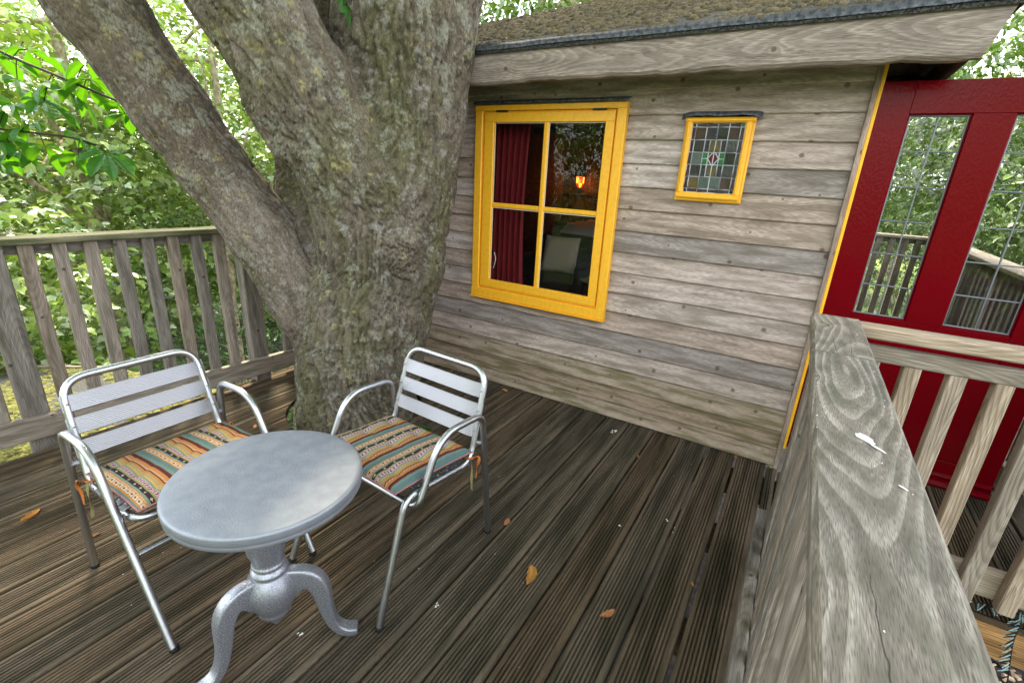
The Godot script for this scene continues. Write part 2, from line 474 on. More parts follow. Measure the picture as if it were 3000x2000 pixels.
	# leaves
	M.leaf = leaf_mat(Color.WHITE, Color(0.55, 0.60, 0.22), 0.34)
	M.chestnut = leaf_mat(Color(0.15, 0.36, 0.07), Color(0.34, 0.55, 0.04), 0.38)
	M.dry_leaf = leaf_mat(Color.WHITE, Color(0.2, 0.1, 0.02), 0.7)
	# bark
	var bt := noise_tex(27, 1024, 0.028, [Color(1, 1, 1), Color(0.93, 0.91, 0.88), Color(0.50, 0.46, 0.41)], [0.45, 0.66, 0.88], 4, true, -7.0)
	M.bark = tri_mat(bt, Vector3(2.2, 0.8, 2.2), 0.92, 0.8)
	M.bark.vertex_color_use_as_albedo = true
	M.stem = tri_mat(noise_tex(29, 256, 0.03, [Color(0.42, 0.37, 0.28), Color(0.63, 0.575, 0.47), Color(0.73, 0.69, 0.59)], [0.25, 0.5, 0.75], 5, false, 3.0), Vector3(2.5, 1.2, 2.5), 0.9)
	M.twig = std(Color(0.20, 0.14, 0.08), 0.8)
	M.white_mess = std(Color(0.88, 0.88, 0.86), 0.5)
	# inside the cabin
	M.velvet = std(Color(0.46, 0.015, 0.07), 0.75); M.velvet.rim_enabled = true; M.velvet.rim = 0.4
	M.inner_wall = M.dark_wood
	M.linen = std(Color(0.92, 0.91, 0.97), 0.9)
	M.cream = std(Color(0.90, 0.85, 0.74), 0.95)
	M.charcoal = std(Color(0.05, 0.05, 0.06), 0.85)

func pick(called: String, n: int) -> String:
	var k := rng.randi() % n
	return called if k == 0 else "%s%d" % [called, k]

# ------------------------------------------------------------------ deck
const HOLE := Vector3(-2.23, 0, 0.80)
const HOLE_R := 0.392

func hole_cut(x: float) -> Vector2:
	var dx := x - HOLE.x
	var h2 := HOLE_R * HOLE_R - dx * dx
	if h2 <= 0: return Vector2(1, -1)
	var h := sqrt(h2)
	return Vector2(HOLE.z - h, HOLE.z + h)

func deck_board(parent: Node, x0: float, width: float, z0: float, z1: float, hole: bool) -> void:
	# a grooved decking board: ten ridges with real grooves, running along z
	var st := new_st()
	var n := 10 if width > 0.1 else maxi(2, int(width / 0.0145))
	var mg := 0.009
	var pitch := (width - mg * 2.0) / n
	var prof := [Vector2(x0, -0.028), Vector2(x0, -0.005), Vector2(x0 + 0.004, -0.0005)]
	for i in n:
		var a := x0 + mg + pitch * i
		var j := rng.randf_range(-0.0006, 0.0006)
		if i > 0: prof.append(Vector2(a, j))
		if i < n - 1:
			prof.append(Vector2(a + pitch * 0.10, j + 0.0006)); prof.append(Vector2(a + pitch * 0.44, j + 0.0006)); prof.append(Vector2(a + pitch * 0.54, j - 0.0008)); prof.append(Vector2(a + pitch * 0.62, -0.0075)); prof.append(Vector2(a + pitch * 0.92, -0.0075))
	prof.append(Vector2(x0 + width - 0.004, -0.0005)); prof.append(Vector2(x0 + width, -0.005)); prof.append(Vector2(x0 + width, -0.028))
	prof.append(Vector2(x0, -0.028))
	var us: Vector2 = wood_us["deck"]
	var uo := Vector2(rng.randf(), rng.randf())
	var lift := rng.randf_range(-0.0012, 0.0012)
	var ends := [z0, z1]
	for i in prof.size() - 1:
		var p: Vector2 = prof[i]; var q: Vector2 = prof[i + 1]
		var e := q - p
		var hint := Vector3(-e.y, e.x, 0)
		var spans := [[z0, z0, z1, z1]]
		if hole:
			var ca := hole_cut(p.x); var cb := hole_cut(q.x)
			if ca.x < ca.y or cb.x < cb.y:
				if ca.x > ca.y: ca = Vector2(HOLE.z, HOLE.z)
				if cb.x > cb.y: cb = Vector2(HOLE.z, HOLE.z)
				spans = [[z0, z0, ca.x, cb.x], [ca.y, cb.y, z1, z1]]
		for s in spans:
			quad(st, Vector3(p.x, p.y + lift, s[0]), Vector3(p.x, p.y + lift, s[2]), Vector3(q.x, q.y + lift, s[3]), Vector3(q.x, q.y + lift, s[1]),
				uo + Vector2(s[0], p.x - x0) * us, uo + Vector2(s[2], p.x - x0) * us, uo + Vector2(s[3], q.x - x0) * us, uo + Vector2(s[1], q.x - x0) * us, hint)
	# end grain
	for e2 in 2:
		var z: float = ends[e2]
		var nn := Vector3(0, 0, -1 if e2 == 0 else 1)
		quad(st, Vector3(x0, -0.028 + lift, z), Vector3(x0 + width, -0.028 + lift, z), Vector3(x0 + width, -0.005 + lift, z), Vector3(x0, -0.005 + lift, z), uo, uo + Vector2(0.02, 0.3), uo + Vector2(0.02, 0.5), uo + Vector2(0, 0.5), nn)
	st.generate_tangents()
	put("deck_board", st.commit(), M[pick("deck", 4)], parent)

func build_decks() -> void:
	var d := structure("deck")
	var pitch := 0.1482
	var x := -0.178
	var k := 0
	while x > -3.2:
		var w := pitch - 0.009
		var xl := x - pitch + 0.003 + rng.randf_range(-0.001, 0.001)
		var left := xl
		if xl < -3.06: left = -3.06; w = x - 0.003 - left
		if w > 0.03: deck_board(d, left, w, -0.06 if xl < -3.0 else -0.018, 3.4, true)
		x -= pitch
	deck_board(d, -0.172, 0.138, -0.018, 3.4, false)
	deck_board(d, -0.026, 0.045, 0.012, 3.4, false)
	deck_board(d, 0.027, 0.055, 0.03, 3.4, false)
	for z in [0.1, 0.62, 1.2, 1.8, 2.4, 3.0]:
		if absf(z - HOLE.z) < 0.5:
			beam("joist", d, Vector3(-3.05, -0.1, z), Vector3(HOLE.x - 0.5, -0.1, z), Vector3.UP, 0.14, 0.045, "dark_wood")
			beam("joist", d, Vector3(HOLE.x + 0.5, -0.1, z), Vector3(0.06, -0.1, z), Vector3.UP, 0.14, 0.045, "dark_wood")
		else: beam("joist", d, Vector3(-3.05, -0.1, z), Vector3(0.06, -0.1, z), Vector3.UP, 0.14, 0.045, "dark_wood")
	# landing in front of the door
	var l := structure("landing")
	x = 0.085
	while x < 1.05:
		deck_board(l, x, 0.1405, -3.9, 0.60, false)
		x += pitch
	beam("edge_beam", l, Vector3(0.07, -0.098, 0.575), Vector3(1.6, -0.098, 0.575), Vector3.UP, 0.13, 0.055, "fresh_wood")
	for z in [-0.1, -1.0, -2.0, -3.0, -3.8]:
		beam("joist", l, Vector3(0.08, -0.1, z), Vector3(1.08, -0.1, z), Vector3.UP, 0.13, 0.045, "dark_wood")
	for p in [Vector3(1.05, 0, 0.50), Vector3(1.05, 0, -3.8), Vector3(0.2, 0, -3.8)]:
		beam("support_post", l, p + Vector3(0, -2.55, 0), p + Vector3(0, -0.17, 0), Vector3(0, 0, 1), 0.11, 0.11, "rail")
	for p in [Vector3(-0.2, 0, 3.0), Vector3(-3.0, 0, 3.0), Vector3(-3.0, 0, 0.2)]:
		beam("support_post", d, p + Vector3(0, -2.55, 0), p + Vector3(0, -0.17, 0), Vector3(0, 0, 1), 0.11, 0.11, "rail")

# ------------------------------------------------------------------ railings
func railing(label: String, a: Vector3, b: Vector3, inner: Vector3, mats: Dictionary, o := {}) -> Node3D:
	# a to b along the foot of the balusters' inner face; inner points at the deck
	var r := thing("deck_railing", label, "railing", a, "timber railings round the decks")
	var L := a.distance_to(b); var x := (b - a).normalized(); var up := Vector3.UP
	var cap_h: float = o.get("cap_top", 1.0)
	var f := func(t: float, y: float, out: float) -> Vector3: return x * t + up * y - inner * out
	var ct: float = o.get("cap_t", 0.028)
	if not o.has("no_cap"):
		beam("handrail_cap", r, f.call(-0.02, cap_h - ct / 2, o.get("cap_out", 0.03)), f.call(L + 0.02, cap_h - ct / 2, o.get("cap_out", 0.03)), inner, o.get("cap_w", 0.13), ct, mats.cap, 0.004)
	var rt: float = o.get("rail_top", 0.97)
	beam("top_rail", r, f.call(0, rt - 0.025, o.get("rail_out", 0.062)), f.call(L, rt - 0.025, o.get("rail_out", 0.062)), up, 0.05 if not o.has("rail_h") else o.rail_h, 0.03, mats.rail)
	var bo: float = o.get("bot_out", -0.02)
	beam("bottom_rail", r, f.call(o.get("bot_from", 0.0), o.get("bot_y", 0.11), bo), f.call(L, o.get("bot_y", 0.11), bo), up, o.get("bot_h", 0.11), o.get("bot_t", 0.036), mats.bottom)
	var t: float = o.get("first", 0.06)
	var pitch: float = o.get("pitch", 0.117)
	var bw: float = o.get("bw", 0.053)
	while t < L - 0.02:
		var is_post := false
		for p in o.get("posts", []):
			if absf(p - t) < 0.085: is_post = true
		if not is_post:
			var jx := rng.randf_range(-0.002, 0.002)
			beam("baluster", r, f.call(t, o.get("bal_y0", 0.04), 0.022), f.call(t + jx, o.get("bal_y1", 0.968), 0.022), x, bw + rng.randf_range(-0.0015, 0.0015), o.get("bd", 0.044), mats.bal if not mats.has("bal_n") else pick(mats.bal, mats.bal_n), 0.003)
		t += pitch
	for p in o.get("posts", []):
		beam("post", r, f.call(p, o.get("post_y0", -0.2), 0.047), f.call(p, cap_h - ct - 0.002, 0.047), x, 0.095, 0.092, mats.bal, 0.004)
	return r

func splash(st: SurfaceTool, c: Vector3, ax: Vector3, ay: Vector3, up: Vector3, s: int, sx: float, sy: float) -> void:
	var r := RandomNumberGenerator.new(); r.seed = s
	var n := 14
	var ring := []
	for i in n:
		var a := TAU * i / n
		var k := r.randf_range(0.75, 1.15)
		ring.append(c + ax * cos(a) * sx * k + ay * sin(a) * sy * k)
	for i in n:
		tri(st, [c + up * 0.0016, ring[i], ring[(i + 1) % n]], [Vector2.ZERO, Vector2.ZERO, Vector2.ZERO], up)

func build_railings() -> void:
	# left side, beyond the left chair
	var m := {"cap": "green_rail", "rail": "rail", "bottom": "rail2", "bal": "rail", "bal_n": 3}
	var a := Vector3(-3.145, 0, 2.466); var b := Vector3(-2.936, 0, 0.13)
	var dirn := (b - a).normalized()
	var inn := Vector3(0, 1, 0).cross(dirn); if inn.x < 0: inn = -inn
	railing("long weathered railing on the left edge of the deck, ending behind the big tree", a, b, inn, m,
		{"posts": [0.485, 1.58], "first": 0.135, "cap_w": 0.13, "cap_out": 0.035, "bot_out": -0.021, "rail_top": 0.97, "rail_out": 0.06, "bal_y0": 0.05})
	# right side, in the foreground
	var mr := {"cap": "cap", "rail": "rail", "bottom": "rail", "bal": "rail", "bal_n": 3}
	var ra := Vector3(-0.004, 0, 0.78); var rb := Vector3(0.016, 0, 3.4)
	var rx := (rb - ra).normalized()
	var r := railing("broad grainy railing in the foreground with bird droppings on its cap", ra, rb, Vector3(-1, 0, 0), mr,
		{"posts": [0.06, 1.45, 2.5], "first": 0.17, "pitch": 0.117, "no_cap": true, "rail_out": 0.07, "bot_out": -0.02, "bot_from": -0.10, "bal_y0": 0.03, "cap_top": 1.0})
	# the cap comes as two pieces with a joint
	var mid := 0.028
	var yc := 1.0 - 0.019
	beam("handrail_cap", r, Vector3(mid + 0.004 + 0.004, yc, -0.005), Vector3(mid + 0.0135, yc, 0.438), Vector3(1, 0, 0), 0.134, 0.038, "cap", 0.006, Vector2(0.62, 0.08))
	beam("handrail_cap", r, Vector3(mid + 0.0135, yc - 0.001, 0.441), Vector3(mid + 0.038, yc - 0.001, 2.62), Vector3(1, 0, 0), 0.137, 0.038, "cap", 0.006, Vector2(0.13, 0.3))
	var st := new_st()
	var up := Vector3.UP
	var o := Vector3(0.0, 1.0004, 0) - r.position * Vector3(1, 0, 1)
	var q := func(x: float, z: float) -> Vector3: return o + Vector3(x, 0, z)
	splash(st, q.call(0.048, 1.702), Vector3(0.55, 0, 0.83), Vector3(0.83, 0, -0.55), up, 5, 0.019, 0.0095)
	splash(st, q.call(0.062, 1.727), Vector3(0.62, 0, 0.78), Vector3(0.78, 0, -0.62), up, 6, 0.016, 0.003)
	splash(st, q.call(0.083, 1.838), Vector3(0.7, 0, 0.7), Vector3(0.7, 0, -0.7), up, 8, 0.007, 0.0025)
	for k in 14:
		var rr := rng.randf_range(0.0006, 0.0015)
		splash(st, q.call(rng.randf_range(-0.02, 0.095), rng.randf_range(0.9, 2.2)), Vector3(0.5, 0, 0.87), Vector3(0.87, 0, -0.5), up, 20 + k, rr * 1.5, rr)
	put("bird_dropping", st.commit(), M.white_mess, r)
	# crossing railing in front of the door
	var mc := {"cap": "pale1", "rail": "pale", "bottom": "pale2", "bal": "pale", "bal_n": 3}
	railing("pale short railing crossing in front of the red door", Vector3(0.10, 0, 0.78), Vector3(1.75, 0, 0.745), Vector3(0, 0, 1), mc,
		{"first": 0.058, "pitch": 0.1055, "bw": 0.0435, "bd": 0.043, "cap_top": 0.988, "cap_t": 0.036, "cap_w": 0.075, "cap_out": 0.012, "rail_top": 0.928, "rail_h": 0.05, "rail_out": 0.012, "bal_y0": 0.137, "bal_y1": 0.9, "bot_out": 0.062, "bot_y": 0.197, "bot_h": 0.10, "bot_t": 0.034})
	# round the landing behind the door
	var me := {"cap": "pale", "rail": "rail", "bottom": "rail2", "bal": "rail", "bal_n": 3}
	railing("dark railing across the far end of the landing, seen through the door's left glass", Vector3(0.1, 0, -3.66), Vector3(1.05, 0, -3.66), Vector3(0, 0, 1), me, {"first": 0.12, "pitch": 0.107, "bot_out": -0.02, "posts": [0.05]})
	railing("grey railing along the outer side of the landing, seen through the door's right glass", Vector3(0.98, 0, -3.66), Vector3(0.98, 0, 0.7), Vector3(-1, 0, 0), me, {"first": 0.09, "pitch": 0.107, "cap_w": 0.15, "posts": [0.05, 1.5, 3.0, 4.3]})

# ------------------------------------------------------------------ cabin
func siding_board(parent: Node, x0: float, x1: float, yb: float, yt: float, z: float) -> void:
	# feather-edge board: thick lower edge, thin upper edge
	var st := new_st()
	var us: Vector2 = wood_us["siding"] * Vector2(1.0 if rng.randf() < 0.5 else -1.0, 1.0); var uo := Vector2(rng.randf(), rng.randf())
	var L := x1 - x0; var H := yt - yb
	var zb := z; var zt := z - 0.0175
	var j := rng.randf_range(-0.0012, 0.0012)
	var n := maxi(1, int(L / 0.45))
	for i in n:
		var a := x0 + L * i / n; var b := x0 + L * (i + 1) / n
		var ja := sin(a * 7.0 + yb * 31.0) * 0.0014 + j; var jb := sin(b * 7.0 + yb * 31.0) * 0.0014 + j
		quad(st, Vector3(a, yb + ja + 0.0045, zb), Vector3(b, yb + jb + 0.0045, zb), Vector3(b, yt, zt), Vector3(a, yt, zt), uo + Vector2(a - x0, H) * us, uo + Vector2(b - x0, H) * us, uo + Vector2(b - x0, 0) * us, uo + Vector2(a - x0, 0) * us, Vector3(0, 0, 1))
		quad(st, Vector3(a, yb + ja + 0.0045, zb), Vector3(b, yb + jb + 0.0045, zb), Vector3(b, yb + jb, zb - 0.0045), Vector3(a, yb + ja, zb - 0.0045), uo + Vector2(a - x0, H) * us, uo + Vector2(b - x0, H) * us, uo + Vector2(b - x0, H + 0.004) * us, uo + Vector2(a - x0, H + 0.004) * us, Vector3(0, -1, 1))
		quad(st, Vector3(a, yb + ja, zb - 0.0045), Vector3(b, yb + jb, zb - 0.0045), Vector3(b, yb + jb + 0.004, zb - 0.024), Vector3(a, yb + ja + 0.004, zb - 0.024), uo, uo + Vector2(L, 0) * us, uo + Vector2(L, 0.01) * us, uo + Vector2(0, 0.01) * us, Vector3(0, -1, 0))
	for e in [[x0, -1], [x1, 1]]:
		quad(st, Vector3(e[0], yb, zb - 0.003), Vector3(e[0], yt, zt), Vector3(e[0], yt, zt - 0.005), Vector3(e[0], yb, zb - 0.022), uo, uo + Vector2(0.06, 0.0), uo + Vector2(0.06, 0.05), uo + Vector2(0, 0.05), Vector3(e[1], 0, 0))
	st.generate_tangents()
	put("siding_board", st.commit(), M[pick("damp_siding" if yb < 0.22 else (["siding", "siding_two"][rng.randi() % 2]), 4)], parent)

func frame_bar(parent: Node, called: String, a: Vector3, b: Vector3, up: Vector3, H: float, T: float, mat: Material, bev := 0.004) -> MeshInstance3D:
	var x := (b - a).normalized(); var z := x.cross(up).normalized(); var y := z.cross(x)
	var st := new_st()
	plank(st, a.distance_to(b), H, T, bev, Vector2.ZERO, Vector2.ONE)
	return put(called, st.commit(), mat, parent, Transform3D(Basis(x, y, z), a))

func ring_frame(parent: Node, called: String, x0: float, x1: float, y0: float, y1: float, z0: float, z1: float, wl: float, wr: float, wb: float, wt: float, mat: Material, bev := 0.004) -> void:
	# four bars butted end to end
	var T := z1 - z0; var z := (z0 + z1) / 2
	frame_bar(parent, called, Vector3(x0, y1 - wt / 2, z), Vector3(x1, y1 - wt / 2, z), Vector3.UP, wt, T, mat, bev)
	frame_bar(parent, called, Vector3(x0, y0 + wb / 2, z), Vector3(x1, y0 + wb / 2, z), Vector3.UP, wb, T, mat, bev)
	frame_bar(parent, called, Vector3(x0 + wl / 2, y0 + wb, z), Vector3(x0 + wl / 2, y1 - wt, z), Vector3.RIGHT, wl, T, mat, bev)
	frame_bar(parent, called, Vector3(x1 - wr / 2, y0 + wb, z), Vector3(x1 - wr / 2, y1 - wt, z), Vector3.RIGHT, wr, T, mat, bev)

func lead_strip(parent: Node, called: String, x0: float, x1: float, ytop: float, z: float, drop: float, out: float, ears := 0.0) -> void:
	# a dressed lead apron: out over the frame head and turned down
	var rows := []
	var n := 24
	for i in n + 1:
		var t := float(i) / n
		var x := lerpf(x0, x1, t)
		var w := sin(x * 37.0) * 0.0016 + sin(x * 91.0) * 0.001
		var e := 0.0
		if ears > 0.0:
			var edge := minf(x - x0, x1 - x)
			if edge < ears: e = (ears - edge) / ears
		var row := PackedVector3Array()
		row.append(Vector3(x, ytop + 0.012 - e * 0.004, z - 0.004 + w))
		row.append(Vector3(x, ytop + 0.002 - e * 0.012, lerpf(z + out, z + 0.008, e * 0.8) + w))
		row.append(Vector3(x, ytop - drop - e * 0.014 + w, lerpf(z + out + 0.003, z + 0.006, e * 0.8) + w))
		row.append(Vector3(x, ytop - drop - e * 0.014 + w, lerpf(z + out, z + 0.003, e * 0.8) + w))
		row.append(Vector3(x, ytop - 0.001 - e * 0.012, lerpf(z + out - 0.003, z + 0.004, e * 0.8) + w))
		row.append(Vector3(x, ytop + 0.008 - e * 0.004, z - 0.004 + w))
		rows.append(row)
	put(called, grid_mesh(rows, true), M.lead, parent)

func build_cabin() -> void:
	var c := thing("cabin", "timber cabin with grey lapped boards, yellow windows and a mossy roof", "cabin")
	# front wall: boards in courses, cut round the two windows
	var pitch := 0.1145
	var bw := [-1.895, -1.05, 0.661, 1.691]
	var sw := [-0.690, -0.432, 1.347, 1.691]
	var k := -2
	while k < 15:
		var yb := 1.691 - pitch * k
		var yt := yb + pitch + 0.012
		if k == 14: yb = 0.098
		var segs := [[-3.12, -0.001]]
		var y := yb + pitch * 0.5
		var out := []
		for w in [bw, sw]:
			if y > w[2] and y < w[3]:
				out = []
				for s in segs:
					if w[0] > s[0] and w[1] < s[1]: out.append([s[0], w[0]]); out.append([w[1], s[1]])
					else: out.append(s)
				segs = out
		for s in segs: siding_board(c, s[0], s[1], yb, minf(yt, 1.93), 0.0)
		k += 1
	siding_board(c, -3.12, -0.001, 0.006, 0.11, 0.001)
	var nails := []
	for row in 16:
		for q in 8:
			var nx := -0.12 - q * 0.42 + rng.randf_range(-0.02, 0.02)
			var ny := 1.691 - pitch * (row - 1) + 0.028 + rng.randf_range(-0.006, 0.006)
			if (nx > -1.96 and nx < -0.98 and ny > 0.58 and ny < 1.8) or (nx > -0.75 and nx < -0.38 and ny > 1.26 and ny < 1.74): continue
			nails.append(sph(Vector3(nx, ny, -0.0055), 0.0024, 4, Vector3(1, 1, 0.5)))
	put("nail_heads", join(nails), M.screw, c).set_meta("kind", "stuff")
	# wall behind the boards, with the window openings left open
	var wl := group_node("wall", c)
	var zb := -0.10
	for b in [[-3.12, 0.0, -1.895, 1.95], [-1.895, 0.0, -1.05, 0.661], [-1.895, 1.691, -1.05, 1.95], [-1.05, 0.0, -0.69, 1.95], [-0.69, 0.0, -0.432, 1.347], [-0.69, 1.691, -0.432, 1.95], [-0.432, 0.0, 0.0, 1.95]]:
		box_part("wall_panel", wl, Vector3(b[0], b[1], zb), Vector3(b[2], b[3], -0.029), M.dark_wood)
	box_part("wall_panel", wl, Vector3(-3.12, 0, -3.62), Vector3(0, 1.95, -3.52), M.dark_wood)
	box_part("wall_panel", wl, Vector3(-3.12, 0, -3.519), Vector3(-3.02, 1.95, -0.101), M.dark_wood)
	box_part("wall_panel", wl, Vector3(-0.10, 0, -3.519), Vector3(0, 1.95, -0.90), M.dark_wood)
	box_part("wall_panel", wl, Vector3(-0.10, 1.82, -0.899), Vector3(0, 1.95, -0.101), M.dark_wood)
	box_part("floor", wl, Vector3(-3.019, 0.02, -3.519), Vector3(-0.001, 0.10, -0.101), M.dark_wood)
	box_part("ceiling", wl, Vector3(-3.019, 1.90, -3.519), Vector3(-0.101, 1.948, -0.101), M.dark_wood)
	for z in [-1.6, -2.6]: beam("ceiling_beam", wl, Vector3(-3.0, 1.86, z), Vector3(-0.11, 1.86, z), Vector3.UP, 0.07, 0.06, "dark_wood")
	beam("dado_rail", wl, Vector3(-3.01, 1.19, -3.507), Vector3(-0.11, 1.19, -3.507), Vector3.UP, 0.04, 0.024, "dark_wood")
	beam("bed_shelf", wl, Vector3(-3.01, 0.80, -3.43), Vector3(-1.2, 0.80, -3.43), Vector3.UP, 0.05, 0.16, "dark_wood")
	box_part("light_switch", wl, Vector3(-2.905, 1.02, -3.519), Vector3(-2.87, 1.09, -3.508), M.screw)
	# corner trim and door jamb
	beam("corner_board", c, Vector3(0.0095, 0.0, -0.012), Vector3(0.0095, 1.93, -0.012), Vector3.RIGHT, 0.019, 0.05, "siding1")
	box_part("door_jamb", c, Vector3(0.0195, 0.125, -0.06), Vector3(0.0335, 1.875, 0.008), M.yellow, 0.002)
	big_window(c)
	leaded_window(c)
	roof(c)
	door(c)

func big_window(c: Node) -> void:
	var w := group_node("window", c)
	ring_frame(w, "casing", -1.938, -1.006, 0.608, 1.751, -0.004, 0.034, 0.052, 0.05, 0.058, 0.03, M.yellow)
	# beads inside the casing
	ring_frame(w, "bead", -1.885, -1.057, 0.667, 1.720, -0.001, 0.016, 0.01, 0.008, 0.01, 0.006, M.yellow, 0.002)
	frame_bar(w, "sill", Vector3(-1.945, 0.6035, 0.022), Vector3(-1.0, 0.6035, 0.022), Vector3.UP, 0.007, 0.044, M.yellow, 0.002)
	ring_frame(w, "sash", -1.874, -1.066, 0.678, 1.713, 0.004, 0.028, 0.066, 0.05, 0.05, 0.053, M.yellow, 0.003)
	# glazing bars
	frame_bar(w, "muntin", Vector3(-1.464, 0.7285, 0.013), Vector3(-1.464, 1.6595, 0.013), Vector3.RIGHT, 0.032, 0.02, M.yellow, 0.007)
	for s in [[-1.8075, -1.4805], [-1.4475, -1.1165]]:
		frame_bar(w, "muntin", Vector3(s[0], 1.195, 0.0125), Vector3(s[1], 1.195, 0.0125), Vector3.UP, 0.028, 0.018, M.yellow, 0.006)
	for x in [[-1.806, -1.481], [-1.447, -1.118]]:
		for y in [[0.73, 1.180], [1.210, 1.658]]:
			box_part("pane", w, Vector3(x[0], y[0], 0.0095), Vector3(x[1], y[1], 0.0125), M.window_glass)
			# perished white putty line round each pane
			for b in [[x[0], x[0] + 0.003, y[0], y[1]], [x[0] + 0.003, x[1] - 0.0005, y[1] - 0.003, y[1]]]:
				box_part("putty", w, Vector3(b[0], b[2], 0.0126), Vector3(b[1], b[3], 0.0142), M.white_mess)
	for x in [-1.79, -1.19]: 
		put("hinge", tube([Vector3(x, 1.7185, 0.031), Vector3(x + 0.075, 1.7185, 0.031)], 0.0055, 8), M.steel_dark, w)
	put("stay_handle", tube(rounded([Vector3(-1.79, 0.80, 0.004), Vector3(-1.782, 0.86, -0.012), Vector3(-1.798, 0.90, -0.012)], 0.02), 0.004, 6), M.screw, w)
	lead_strip(w, "lead_flashing", -1.945, -0.998, 1.768, 0.0, 0.012, 0.045)
	# inner lining of bare pine
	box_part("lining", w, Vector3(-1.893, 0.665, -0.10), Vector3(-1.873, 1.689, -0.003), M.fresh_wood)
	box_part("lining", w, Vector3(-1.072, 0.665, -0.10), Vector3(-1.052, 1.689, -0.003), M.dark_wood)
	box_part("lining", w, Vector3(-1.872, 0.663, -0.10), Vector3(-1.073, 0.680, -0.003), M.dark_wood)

func stained(col: Color, alpha := 0.82, bumpy := 0.0) -> StandardMaterial3D:
	var m := std(Color(col.r, col.g, col.b, alpha), 0.05)
	m.transparency = BaseMaterial3D.TRANSPARENCY_ALPHA
	m.metallic_specular = 0.5 if bumpy < 0.8 else 1.0
	if bumpy > 0.0:
		m.normal_enabled = true; m.normal_texture = M.ripple; m.normal_scale = bumpy
		m.uv1_triplanar = true; m.uv1_world_triplanar = true; m.uv1_scale = Vector3(9, 9, 9)
	return m

